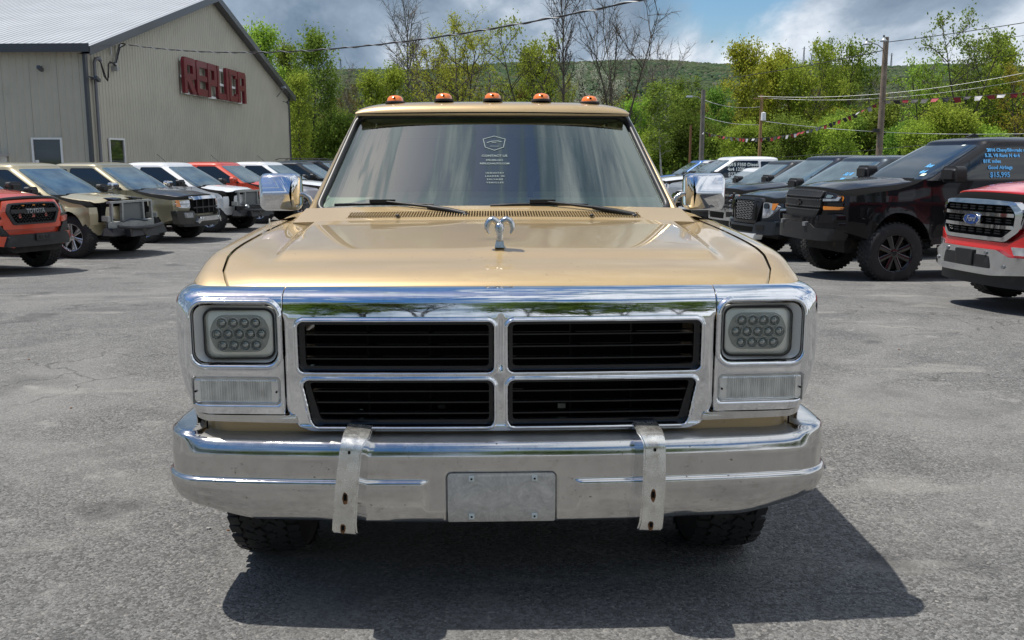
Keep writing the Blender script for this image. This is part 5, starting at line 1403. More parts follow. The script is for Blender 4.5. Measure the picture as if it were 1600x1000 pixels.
mat('hood_matte', (.035, .036, .038), .32, .3, coat=.5, dirt=(.3, .28, .2, .4), dscale=3)
GL, GRR = 'pickups parked nose-out on the left', 'trucks parked nose-out on the right'
def scoop(T, fs, face, deform, wmap, pm):
    for sg in (-1, 1):
        slab('bonnet_vent', rpoly([(-.75, sg * .18), (-.30, sg * .20), (-.24, sg * .50), (-.62, sg * .46)], .05), lambda u, v, w: (lambda p: (p[0], p[1], p[2] + w))(deform(u, v, 1.08 - .03 * (u + .5))), 0, .034, M['gloss_black'], T, bev=.01)
def titan_amb(T, fs, face, deform, wmap, pm): pass
BLUE = 'print_blue'
V = [
 # left row, near to far
 dict(name='pickup_truck', cat='pickup', label='orange red pickup with black bumper and hexagonal black grille at the left edge', X=-7.50, Y=15.15, head=-22, paint=('orange_red', (.60, .060, .018), .05), nose='offroad', flare=True, r=.385, rim='five', rimmat='alloy_black', hz=1.19, bz=1.22, ax=.86),
 dict(name='pickup_truck', cat='pickup', label='beige pickup with its whole front clip missing, beside the orange red pickup', X=-7.2, Y=18.80, head=-13, paint=('beige', (.42, .365, .225), .3), nose='stripped', extra=scoop, rim='split', hz=1.08, r=.40, rimr=.25),
 dict(name='pickup_truck', cat='pickup', label='olive gold pickup with dark bonnet and charcoal bumper, grille missing but headlights in place', X=-7.05, Y=22.2, head=-14, paint=('olive_gold', (.30, .27, .175), .4), nose='half', hoodmat='hood_matte', rim='multi', mirror='chrome_far', r=.395, rimr=.255, ax=.98, hz=1.08),
 dict(name='pickup_truck', cat='pickup', label='white pickup with its bumper and grille removed, in front of the orange one', X=-6.65, Y=25.4, head=-13, paint=('white', (.72, .73, .74), 0), nose='stripped', fog=True, beam='black_plastic', antenna=True, hz=1.07, r=.39, rimr=.24),
 dict(name='pickup_truck', cat='pickup', label='bright orange red crew cab pickup standing between two white ones', X=-6.3, Y=28.9, head=-12, paint=('orange_red', (.60, .060, .018), .05), nose='stripped', beam='black_plastic', antenna=True, mirror='paint', hz=1.09, rim='multi', rimr=.23),
 dict(name='pickup_truck', cat='pickup', label='white pickup with red bonnet tip, behind the left chrome mirror', X=-5.8, Y=32.3, head=-12, paint=('white', (.72, .73, .74), 0), nose='plain', antenna=True, rim='multi', rimr=.23),
 dict(name='pickup_truck', cat='pickup', label='dark grey double cab pickup, first dark one past the white pickups on the left', X=-5.4, Y=35.8, head=-11, paint=('graphite', (.030, .033, .036), .3), nose='plain', bump='black_plastic', glass='tinted_light'),
 dict(name='suv', cat='suv', label='black suv with roof rails beside the old truck\'s left windscreen pillar', X=-5.3, Y=39.3, head=-5, paint=('black', (.012, .012, .014), .2), nose='plain', bed=False, L=4.9, xr=-4.3, rack=True, roof=1.84),
 dict(name='suv', cat='suv', label='charcoal suv farthest along the left row', X=-5.0, Y=43.0, head=-5, paint=('graphite', (.030, .033, .036), .3), nose='plain', bed=False, L=4.9, xr=-4.3, rack=True, roof=1.82),
 # right row, near to far
 dict(name='pickup_truck', cat='pickup', label='bright red pickup with chrome grille and blue oval badge, cut off by the right edge', X=4.88, Y=10.1, head=189, paint=('bright_red', (.58, .012, .014), .05), nose='chrome_oval', L=5.9, W=1.01, hz=1.25, bz=1.30, roof=1.93, r=.41, rimr=.26, ax=.96, wb=3.68, xc=-1.42, xw=-2.40, xr=-4.0),
 dict(name='pickup_truck', cat='pickup', label='lifted black pickup with black wheels and blue price writing on its side window', X=4.33, Y=14.5, head=190, paint=('deep_black', (.008, .008, .010), .1), nose='black_mesh', L=5.85, W=1.0, hz=1.17, bz=1.25, roof=1.89, lift=.20, r=.435, rimr=.262, ax=.98, wb=3.64, xc=-1.42, xw=-2.42, xr=-3.95, rim='eight', rimmat='alloy_black', fin=True, glass='tinted_glass',
      side_txt=(1, [('2016 Chevy/Silverado m1500', -2.43, .82, .064), ('5.3L V8 Runs N 4x4', -2.38, .68, .068), ('81K miles', -2.34, .53, .070), ('Good Airbags', -2.40, .37, .070), ('$15,995', -2.42, .18, .100)], BLUE),
      ws_txt=[('Runs', .42, .40, .09, BLUE), ('4x4', .50, .24, .09, BLUE)], stickers=[(.62, .14, .10, .06, 'sticker'), (.45, .93, .10, .03, 'print_white')], doors=4),
 dict(name='pickup_truck', cat='pickup', label='dark metallic grey pickup with silver skid plate, behind the lifted black one', X=4.42, Y=18.3, head=194, paint=('slate_metal', (.040, .050, .062), .6), nose='titan', L=5.8, W=1.0, hz=1.20, bz=1.26, roof=1.93, r=.41, rimr=.25, ax=.95, wb=3.55, xc=-1.42, xw=-2.42, xr=-3.95, stickers=[(.60, .12, .10, .06, 'sticker')], ws_txt=[('5.6L V8', .25, .55, .09, BLUE), ('4x4', .35, .40, .09, BLUE)]),
 dict(name='pickup_truck', cat='pickup', label='black heavy pickup with chrome bumper and amber lamps, just right of the right chrome mirror', X=4.78, Y=22.1, head=192, paint=('blue_black', (.014, .017, .026), .4), nose='heavy', L=5.9, W=1.0, hz=1.22, bz=1.27, roof=1.95, r=.41, rimr=.25, ax=.98, wb=3.7, xc=-1.42, xw=-2.42, xr=-3.95, antenna=True, stickers=[(.60, .12, .10, .06, 'sticker')]),
 dict(name='pickup_truck', cat='pickup', label='dark grey pickup with black bumper, seen below the right chrome mirror', X=4.95, Y=25.8, head=190, paint=('graphite', (.030, .033, .036), .3), nose='heavy', bars='black_plastic', bump='black_plastic', L=5.8, W=1.0, hz=1.12, bz=1.18, roof=1.84, ax=.98, wb=3.6, r=.40),
 dict(name='pickup_truck', cat='pickup', label='white compact pickup low beside the larger white one on the right', X=4.9, Y=28.9, head=187, paint=('white', (.72, .73, .74), 0), nose='plain', hz=.95, roof=1.62, bz=1.02),
 dict(name='pickup_truck', cat='pickup', label='tall white crew cab pickup with writing on its dark side window, on the right', X=4.7, Y=32.4, head=187, paint=('white', (.72, .73, .74), 0), nose='heavy', L=6.1, W=1.01, hz=1.22, bz=1.26, roof=1.96, r=.41, ax=.98, wb=3.9, xc=-1.42, xw=-2.42, xr=-4.2,
      side_txt=(1, [('2015 F350 Diesel', -2.25, .72, .15), ('4x4 122K', -2.25, .48, .15), ('$27,995', -2.25, .2, .17)], 'print_white')),
 dict(name='suv', cat='suv', label='maroon black suv between the tall white pickup and the far white one on the right', X=5.3, Y=36.2, head=187, paint=('maroon_black', (.035, .012, .014), .3), nose='plain', bed=False, L=4.9, xr=-4.3, roof=1.84, hz=1.10),
 dict(name='pickup_truck', cat='pickup', label='white pickup second from the far end of the right row', X=5.8, Y=39.8, head=187, paint=('white', (.72, .73, .74), 0), nose='plain', roof=1.84, hz=1.10),
 dict(name='pickup_truck', cat='pickup', label='blue car farthest away in the right row, next to the old truck\'s right pillar', X=6.0, Y=43.6, head=187, paint=('mid_blue', (.03, .12, .38), .3), nose='plain', roof=1.84, hz=1.08),
]
for s_ in V:
    s_['group'] = GL if s_['X'] < 0 else GRR
    vehicle(s_)
# ------------------------------------------------------------------ steel building with the sign
def build_building():
    P0 = Vector((-13.7, 31.7)); P1 = Vector((-12.65, 55.5)); Lg = (P1 - P0).length
    rz = math.atan2(P1.y - P0.y, P1.x - P0.x)
    B = empty('steel_building', (P0.x, P0.y, -.32), rz, 'large beige ribbed steel building with pale metal roof behind the left row of pickups', 'building')
    EV, PK = 5.32, 8.78; D = 26.0
    wallm = mat('siding', (.46, .44, .365), .45, 0, spec=.4, var=.05, vscale=.6, dirt=(.26, .24, .19, .25), dscale=.7)
    roofm = mat('roof_sheet', (.44, .455, .465), .42, .25, var=.06, vscale=.5, dirt=(.36, .35, .33, .4), dscale=.6)
    trim = mat('trim_dark', (.055, .06, .072), .4, coat=.2)
    white = mat('frame_white', (.74, .75, .74), .45)
    pane = mat('office_glass', (.012, .016, .016), .04, 0, coat=1, spec=.8)
    zt = lambda x: EV + (PK - EV) * min(x, Lg - x) / (Lg / 2)
    # ribbed sheets: section of one sheet, ribs 2.2 cm proud
    pitch = .2286; pw = pitch * 4
    def section(a, b):
        pts = []; x = a
        i = 0
        while x < b - 1e-4:
            for dx, h in ((0, 0), (.165, 0), (.180, .022), (.205, .022), (.220, 0)):
                if x + dx <= b: pts.append((x + dx, h))
            x += pitch
        pts.append((b, 0)); return pts
    def sheet(name, sec, f, mt, tops):
        mb = MB(); v = []
        for (s_, h) in sec:
            for k, q in enumerate(tops): v.append(f(s_, h, q))
        n = len(tops)
        mb.add(v, [(i * n + k, (i + 1) * n + k, (i + 1) * n + k + 1, i * n + k + 1) for i in range(len(sec) - 1) for k in range(n - 1)])
        me = mb.mesh(name, recalc=False); return link(name, me, mt, B, None)
    x = 0.02; k = 0
    while x < Lg - .05:
        b = min(x + pw - .006, Lg - .02)
        if x < Lg / 2 < b: pass
        sheet('wall_panel', section(x, b), lambda s_, h, q: (s_, -h - (.0 if k % 2 else .0015), .12 if q == 0 else zt(s_) - .02), wallm, (0, 1))
        x += pw; k += 1
    y = .02
    while y < D - .5:
        b = y + pw - .006
        sheet('wall_panel', section(y, b), lambda s_, h, q: (-h, s_, .12 if q == 0 else EV - .02), wallm, (0, 1))
        y += pw
    # far walls so the building is closed
    MB().box((Lg - .1, D / 2, EV / 2), (.1, D, EV)).box((Lg / 2, D, EV / 2), (Lg, .1, EV)).build('back_wall', wallm, B)
    MB().box((Lg / 2, D / 2, .06), (Lg + .1, D + .1, .12)).build('base', mat('concrete', (.30, .29, .27), .8, var=.1), B)
    # roof sheets, both slopes
    OH = .35
    for side in (0, 1):
        y = -OH
        while y < D:
            b = min(y + pw - .004, D)
            def rf(s_, h, q):
                xx = lerp(-OH, Lg / 2, q); zz = EV + .14 + (PK - EV) * xx / (Lg / 2)
                return (xx if side == 0 else Lg - xx, s_, zz + h)
            sheet('roof_panel', section(y, b), rf, roofm, (0, 1))
            y += pw
    slope = math.atan2(PK - EV, Lg / 2)
    for side in (0, 1):
        fx = (lambda v: v) if side == 0 else (lambda v: Lg - v)
        # rake fascia along the gable, and eave fascia
        e0 = Vector((fx(-OH), -OH, EV + .14 - (PK - EV) * OH / (Lg / 2))); e1 = Vector((fx(Lg / 2), -OH, PK + .14))
        mb = MB()
        v = []
        for p in (e0, e1):
            v += [(p.x, -OH - .03, p.z + .035), (p.x, -OH, p.z + .035), (p.x, -OH, p.z - .25), (p.x, -OH - .03, p.z - .25)]
        mb.add(v, [(0, 1, 5, 4), (1, 2, 6, 5), (2, 3, 7, 6), (3, 0, 4, 7), (0, 1, 2, 3), (4, 5, 6, 7)])
        mb.build('rake_trim', trim, B)
        mb = MB(); v = []
        for p in (e0, e1): v += [(p.x, -OH, p.z - .20), (p.x, .02, p.z - .20)]
        mb.add(v, [(0, 1, 3, 2)]); mb.build('soffit', trim, B)
        MB().box((fx(-OH - .015), D / 2 - OH / 2, EV + .03), (.03, D + OH, .26)).build('eave_trim', trim, B)
        MB().box((fx(-OH / 2), D / 2, EV - .06), (OH, D, .02)).build('soffit', trim, B)
        MB().box((fx(-.02), -.03, EV / 2 + .05), (.17, .09, EV - .15)).build('corner_trim', trim, B)
    MB().box((Lg / 2, D / 2 - OH / 2, PK + .17), (.35, D + OH, .04)).build('ridge_cap', trim, B)
    # windows
    def window(name, pl, a, b, z0, z1):
        f = (lambda u, v, w: (u, -.03 - w, v)) if pl == 'g' else (lambda u, v, w: (-.03 - w, u, v))
        W_ = slab(name, [(a, z0), (b, z0), (b, z1), (a, z1)], f, 0, .05, white, B, hole=[(a + .06, z0 + .06), (b - .06, z0 + .06), (b - .06, z1 - .06), (a + .06, z1 - .06)])
        slab('pane', [(a + .05, z0 + .05), (b - .05, z0 + .05), (b - .05, z1 - .05), (a + .05, z1 - .05)], f, -.02, .012, pane, W_)
        return W_
    w1 = window('window', 'e', .90, 1.92, 1.60, 2.56)
    MB().box((-.05, 1.78, 1.78), (.01, .12, .12)).build('notice', white, w1)
    window('window', 'g', 1.22, 2.40, 1.55, 2.58)
    MB().box((-.35, 3.02, 2.0), (.7, .62, .08)).build('door_canopy', mat('canopy', (.42, .42, .42), .5), B)
    MB().box((-.05, 3.3, 1.0), (.06, 1.0, 2.0)).build('door', white, B)
    # electrical service: conduit, weatherhead, drip loops, cable bracket
    grey = mat('conduit_grey', (.17, .18, .20), .5, .4)
    C_ = MB().tube([(.42, -.12, .1), (.42, -.12, 4.95), (.44, -.16, 5.08), (.52, -.24, 5.10), (.58, -.26, 5.02)], [.055, .055, .06, .075, .06], 10)
    C_.box((.42, -.08, 4.45), (.30, .10, .05)); CO = C_.build('conduit', grey, B, smooth=60)
    MB().tube([(.56, -.26, 5.02), (.72, -.28, 4.55), (.95, -.28, 4.42), (1.05, -.28, 4.8), (1.15, -.26, 5.0), (1.5, -.2, 5.06), (1.9, -.18, 5.1), (2.1, -.25, 5.62), (2.2, -.4, 5.72)], .022, 6).tube([(.58, -.26, 5.0), (.85, -.30, 4.45), (1.0, -.3, 4.55), (1.02, -.3, 4.95), (1.3, -.24, 5.08), (1.85, -.2, 5.0)], .018, 6).build('service_loop', M['rubber'], CO)
    MB().tube([(1.95, -.1, 5.0), (2.35, -.15, 5.75)], .05, 8).box((1.9, -.12, 4.9), (.12, .2, .16)).tube([(1.6, -.08, 5.7), (1.7, -.1, 5.72), (1.72, -.1, 5.35)], .03, 6).build('cable_bracket', mat('galv', (.42, .44, .46), .4, .6), B, smooth=50)
    for (loc, ax_) in (((-.22, 1.35, 4.72), 'e'), ((.18, -.30, 4.42), 'g'), ((Lg - 1.3, -.35, 4.95), 'g')):
        K = MB()
        K.box(loc, (.26, .10, .10), Matrix.Rotation(.35, 3, 'Y')); K.tube([loc, (loc[0] + (.2 if ax_ == 'e' else 0), loc[1] + (.28 if ax_ == 'g' else 0.05), loc[2] + .08)], .02, 6)
        K.build('security_camera', trim, B)
    K = MB(); K.tube([(Lg - 2.3, -.02, 5.2), (Lg - 2.3, -.45, 5.65)], .03, 6); K.taper((Lg - 2.3, -.42, 5.72), (.34, .26, .12), .6); K.build('wall_lamp', M['steel_grey'], B)
    # sign letters: boxy capitals cut from board, on pale rails
    S = empty('wall_sign', (0, 0, 0), 0, 'dark red block letter sign on pale rails, on the gable wall of the building', 'sign')
    S.matrix_world = Matrix.Translation((P0.x, P0.y, -.32)) @ Matrix.Rotation(rz, 4, 'Z') @ Matrix.Translation((7.75, -.05, 4.50))
    red = mat('sign_red', (.155, .006, .016), .45, coat=.15, var=.15, vscale=2)
    H = 1.42; st = .29; c = .12
    f = lambda u, v, w: (u, -.10 - w, v)
    lets = [('R', 1.28), ('E', 1.22), ('P', 1.10), ('L', 1.06), ('I', .32), ('C', 1.12), ('A', 1.16)]
    x = 0; off = {}
    for ch, w in lets:
        hole = None
        if ch == 'R': pts = [(0, 0), (st, 0), (st, .52), (w - .42, 0), (w, 0), (w * .62, .55), (w - .03, .62), (w - .03, H - c), (w - .03 - c, H), (c, H), (0, H - c)]; hole = [(st + .04, .80), (w - st - .06, .80), (w - st - .06, H - .30), (st + .04, H - .30)]
        elif ch == 'E': pts = [(c, 0), (w, 0), (w, .28), (st, .28), (st, .60), (w - .04, .60), (w - .04, .82), (st, .82), (st, H - .27), (w, H - .27), (w, H), (c, H), (0, H - c), (0, c)]
        elif ch == 'P': pts = [(0, 0), (st, 0), (st, .50), (w - .03, .50), (w, .60), (w, H - c), (w - c, H), (c, H), (0, H - c)]; hole = [(st + .02, .76), (w - st - .04, .76), (w - st - .04, H - .28), (st + .02, H - .28)]
        elif ch == 'L': pts = [(0, c), (c, 0), (w, 0), (w, .26), (st * .8, .26), (st * .8, H), (0, H)]
        elif ch == 'I': pts = [(0, 0), (w, 0), (w, H), (0, H)]
        elif ch == 'C': pts = [(c, 0), (w - c, 0), (w, c), (w, .36), (w - .24, .36), (w - .24, .25), (st, .25), (st, H - .25), (w - .26, H - .25), (w - .26, H - .37), (w, H - .37), (w, H - c), (w - c, H), (c, H), (0, H - c), (0, c)]
        else: pts = [(0, 0), (st, 0), (st, .56), (w - st, .56), (w - st, 0), (w, 0), (w, H - c), (w - c, H), (c, H), (0, H - c)]; hole = [(st + .01, .80), (w - st - .01, .80), (w - st - .01, H - .28), (st + .01, H - .28)]
        slab('letter', pts, lambda u, v, w_, x=x: f(u + x, v, w_), 0, .13, red, S, hole=hole, smooth=None)
        x += w + .085
    for zz in (.03, .66, H - .12):
        MB().box((x / 2 - .05, -.07, zz), (x - .1, .04, .10)).build('rail', white, S)
    return P0, rz
P0, BRZ = build_building()

# ------------------------------------------------------------------ poles, cables, bunting
wood = mat('pole_wood', (.20, .155, .115), .85, var=.25, vscale=3, bump=.5, bscale=25)
wood2 = mat('pole_wood_pale', (.30, .19, .085), .85, var=.2, vscale=3)
wood3 = mat('pole_wood_grey', (.17, .155, .135), .9, var=.2, vscale=3)
def pole(x, y, h, r, m, label, group=None):
    T = empty('utility_pole', (x, y, -.34), 0, label, 'pole', group)
    MB().tube([(0, 0, 0), (0, 0, h * .5), (0, 0, h)], [r * 1.15, r, r * .85], 14).build('shaft', m, T, smooth=60)
    return T
pA = pole(15.07, 40, 6.74, .125, wood, 'brown wooden utility pole with two lamps at its top, right of the picture')
for ang, ln_, up in ((R(200), .95, .12), (R(235), .35, .25)):
    d = Vector((math.cos(ang), math.sin(ang), 0))
    A_ = MB(); A_.tube([Vector((0, 0, 6.2)), Vector((0, 0, 6.42)) + d * ln_ * .4, Vector((0, 0, 6.40 + up)) + d * ln_ * .8, Vector((0, 0, 6.38 + up)) + d * ln_], .02, 6)
    AR = A_.build('lamp_arm', M['steel_grey'], pA, smooth=60)
    p = Vector((0, 0, 6.32 + up)) + d * ln_
    MB().lathe([(.0001, .14), (.05, .12), (.08, .04), (.15, 0), (.13, -.04), (.0001, -.05)], 'z', 16, p).build('lamp_head', mat('lamp_shell', (.42, .45, .48), .4, .3), AR, smooth=40)
    MB().lathe([(.0001, .09), (.035, .08), (.035, 0)], 'z', 10, p + Vector((0, 0, .13))).build('photocell', M['black_plastic'], AR)
MB().box((-.22, -.1, 3.05), (.22, .2, .14)).box((-.1, 0, 3.1), (.2, .05, .05)).build('floodlight', M['black_plastic'], pA)
pB = pole(10.5, 54, 5.67, .13, wood3, 'grey wooden pole with a street lamp reaching left, beyond the right row')
A_ = MB().tube([(0, 0, 5.1), (-.3, 0, 5.28), (-.65, -.1, 5.32)], .02, 6).build('lamp_arm', M['steel_grey'], pB)
MB().taper((-.78, -.1, 5.30), (.36, .16, .10), .7).build('lamp_head', M['lamp_shell'], A_)
pC = pole(12.7, 50, 5.14, .085, wood2, 'pale orange wooden pole with a white transformer can near its top')
MB().lathe([(.0001, .42), (.12, .38), (.13, 0), (.0001, -.02)], 'z', 14, (.08, -.16, 3.85)).build('transformer', M['frame_white'], pC, smooth=50)
MB().box((0, 0, 4.95), (.8, .07, .07)).build('cross_arm', wood2, pC)
pD = pole(10.05, 55, 3.8, .065, mat('pole_red', (.20, .10, .05), .9), 'thin reddish pole without wires, beside the grey pole with street lamp')
pE = pole(-1.9, 84, 9.2, .12, wood3, 'slender dark pole among the trees behind the middle of the truck roof')
def cable(name, a, b, sag, r, label, cat='cable', m='rubber', n=28, group=None, twist=0):
    a, b = Vector(a), Vector(b)
    pts = [a.lerp(b, t) - Vector((0, 0, 4 * sag * t * (1 - t))) for t in [i / n for i in range(n + 1)]]
    o = MB().tube(pts, r, 6).build(name, M[m] if m in M else m, None, smooth=60, label=label, cat=cat, group=group)
    return pts
anchor = Matrix.Translation((P0.x, P0.y, -.32)) @ Matrix.Rotation(BRZ, 4, 'Z') @ Vector((2.3, -.2, 5.78))
far = Vector((4.6, 16.0, 4.63))
sg_ = .75
pts = [anchor.lerp(far, t) - Vector((0, 0, 4 * sg_ * t * (1 - t))) for t in [1.6 * i / 200 for i in range(201)]]
SC = MB().tube(pts, .016, 6).build('service_cable', M['rubber'], None, smooth=60, label='thick twisted black and silver cable from the building gable across the sky', cat='cable')
tw = MB()
hx = []
for i in range(0, 901):
    t = 1.6 * i / 900; p = anchor.lerp(far, t) - Vector((0, 0, 4 * sg_ * t * (1 - t))); a = t * 2 * math.pi * 26
    hx.append(p + Vector((0, math.cos(a) * .024, math.sin(a) * .024)))
tw.tube(hx, .009, 5); tw.build('bare_strand', mat('aluminium_wire', (.36, .37, .38), .45, .5), SC, smooth=60)
end_ = anchor.lerp(far, 1.6) + Vector((0, 0, 4 * sg_ * 1.6 * .6))
pF = pole(end_.x, end_.y, end_.z + .75, .14, wood3, 'wooden pole outside the picture that carries the twisted cable')
topA = (15.07, 40, 6.05)
GW = 'overhead wires on the right'
cable('power_line', (15.07, 40, 6.2), (33, 27, 9.4), .5, .016, 'overhead wire rising right from the top of the two-lamp pole', 'wire')
cable('power_line', (15.07, 40, 5.9), (8.5, 95, 9.0), .7, .018, 'overhead wire running down left from the two-lamp pole', 'wire')
for i, (z0, z1) in enumerate(((4.72, 8.0), (4.62, 7.6))):
    cable('power_line', (12.5 + i * .5, 50, z0), (30, 36, z1), 1.3, .008, ('upper', 'lower')[i] + ' of two pale overhead wires running right from the pole with white can', 'wire', 'aluminium_wire', group='pale wires from the orange pole')
for i, (a, b, sg_) in enumerate((((12.7, 50, 3.5), (22, 34, 2.6), .4), ((12.7, 50, 3.3), (10.5, 54, 3.9), .15), ((10.5, 54, 4.8), (12.7, 50, 4.2), .2))):
    cable('power_line', a, b, sg_, .012, ('thin low wire from the pole with white can towards the right', 'short wire joining the pale orange pole to the grey pole, lower one', 'short wire joining the pale orange pole to the grey pole, upper one')[i], 'wire', 'aluminium_wire')
for i, (a, b) in enumerate((((12, 55, 1.5), (30, 27, 4.6)), ((16, 52, 1.7), (30, 27, 3.5)), ((28, 60, 8.6), (33, 27, 8.8)), ((26, 60, 7.4), (33, 27, 7.6)), ((25, 60, 6.2), (33, 27, 6.9)))):
    cable('power_line', a, b, .5, .014, ('dark wire climbing right across the trees behind the lifted black pickup', 'lower dark wire crossing the trees above the red pickup', 'topmost of three short wires at the upper right corner', 'middle one of three short wires at the upper right corner', 'lowest of three short wires at the upper right corner')[i], 'wire')
fl_cols = [mat('flag_white', (.42, .42, .43), .6), mat('flag_red', (.28, .02, .03), .6), mat('flag_black', (.02, .02, .022), .6), mat('flag_red', (.28, .02, .03)), M['flag_white']]
def bunting(a, b, sag, n, label):
    a, b = Vector(a), Vector(b); d = (b - a).normalized(); side = Vector((-d.y, d.x, 0)).normalized()
    at_ = lambda t: a.lerp(b, t) - Vector((0, 0, 4 * sag * t * (1 - t)))
    B = MB().tube([at_(i / 30) for i in range(31)], .012, 5).build('pennant_string', M['rubber'], None, smooth=60, label=label, cat='bunting')
    for i in range(n):
        p = at_((i + .1) / n); q = at_((i + .82) / n); h = .16 * rnd.uniform(.6, 1.2); sw = rnd.uniform(-.14, .14)
        lo = (p + q) / 2 + side * sw - Vector((0, 0, h))
        k = (q - p) * .36
        MB().add([p, q, lo + k + side * rnd.uniform(-.05, .05), lo - k], [(0, 1, 2, 3)]).build('flag', fl_cols[(0, 2, 1, 1, 2, 0, 2, 1)[(i // 2 * 3 + i % 2) % 8]], B, smooth=None)
bunting((10.5, 54, 3.08), (15.07, 40, 3.90), .85, 46, 'red, white and black pennant string sagging left from the two-lamp pole')
bunting((15.07, 40, 3.90), (24, 24, 4.45), .25, 40, 'red, white and black pennant string going right from the two-lamp pole')

# ------------------------------------------------------------------ trees
nrng = np.random.default_rng(5)
def leaf_mat(name, c1, c2, tr=.35):
    m = bpy.data.materials.new(name); m.use_nodes = True; nt = m.node_tree; nt.nodes.clear()
    out = nd(nt, 'ShaderNodeOutputMaterial'); geo = nd(nt, 'ShaderNodeNewGeometry'); tc = nd(nt, 'ShaderNodeTexCoord'); oi = nd(nt, 'ShaderNodeObjectInfo')
    n = noisen(nt, tc.outputs['Object'], .35, 3)
    f = mathn(nt, 'ADD', mathn(nt, 'MULTIPLY', geo.outputs['Random Per Island'], .7), mathn(nt, 'MULTIPLY', n, .6))
    f = mathn(nt, 'SUBTRACT', f, .15, None, True)
    c = mixc(nt, f, c1, c2)
    hs = nd(nt, 'ShaderNodeHueSaturation'); ln(nt, c, hs.inputs['Color']); ln(nt, mrange(nt, oi.outputs['Random'], 0, 1, .47, .52, False), hs.inputs['Hue']); ln(nt, mrange(nt, oi.outputs['Random'], 0, 1, .85, 1.2, False), hs.inputs['Value'])
    df = nd(nt, 'ShaderNodeBsdfDiffuse'); tl = nd(nt, 'ShaderNodeBsdfTranslucent'); mx = nd(nt, 'ShaderNodeMixShader'); mx.inputs[0].default_value = tr
    ln(nt, hs.outputs[0], df.inputs[0]); ln(nt, hs.outputs[0], tl.inputs[0]); ln(nt, df.outputs[0], mx.inputs[1]); ln(nt, tl.outputs[0], mx.inputs[2]); ln(nt, mx.outputs[0], out.inputs[0])
    MATS[name] = m; return m
leaf_mat('leaf_green', (.12, .20, .030), (.27, .38, .075))
leaf_mat('leaf_lime', (.20, .31, .035), (.40, .53, .09), .4)
leaf_mat('leaf_yellow', (.26, .29, .03), (.46, .47, .075), .4)
leaf_mat('leaf_dark', (.06, .11, .02), (.14, .22, .04))
leaf_mat('leaf_rust', (.12, .10, .03), (.26, .20, .07))
leaf_mat('leaf_blossom', (.35, .36, .28), (.62, .62, .52))
leaf_mat('leaf_bud', (.14, .12, .06), (.24, .21, .10))
bark = mat('bark', (.085, .070, .055), .95, var=.3, vscale=4, bump=.6, bscale=20)
bark_pale = mat('bark_birch', (.48, .46, .42), .8, var=.25, vscale=5, dirt=(.06, .05, .05, .8), dscale=6)
bark_grey = mat('bark_grey', (.15, .135, .12), .95, var=.25, vscale=4)

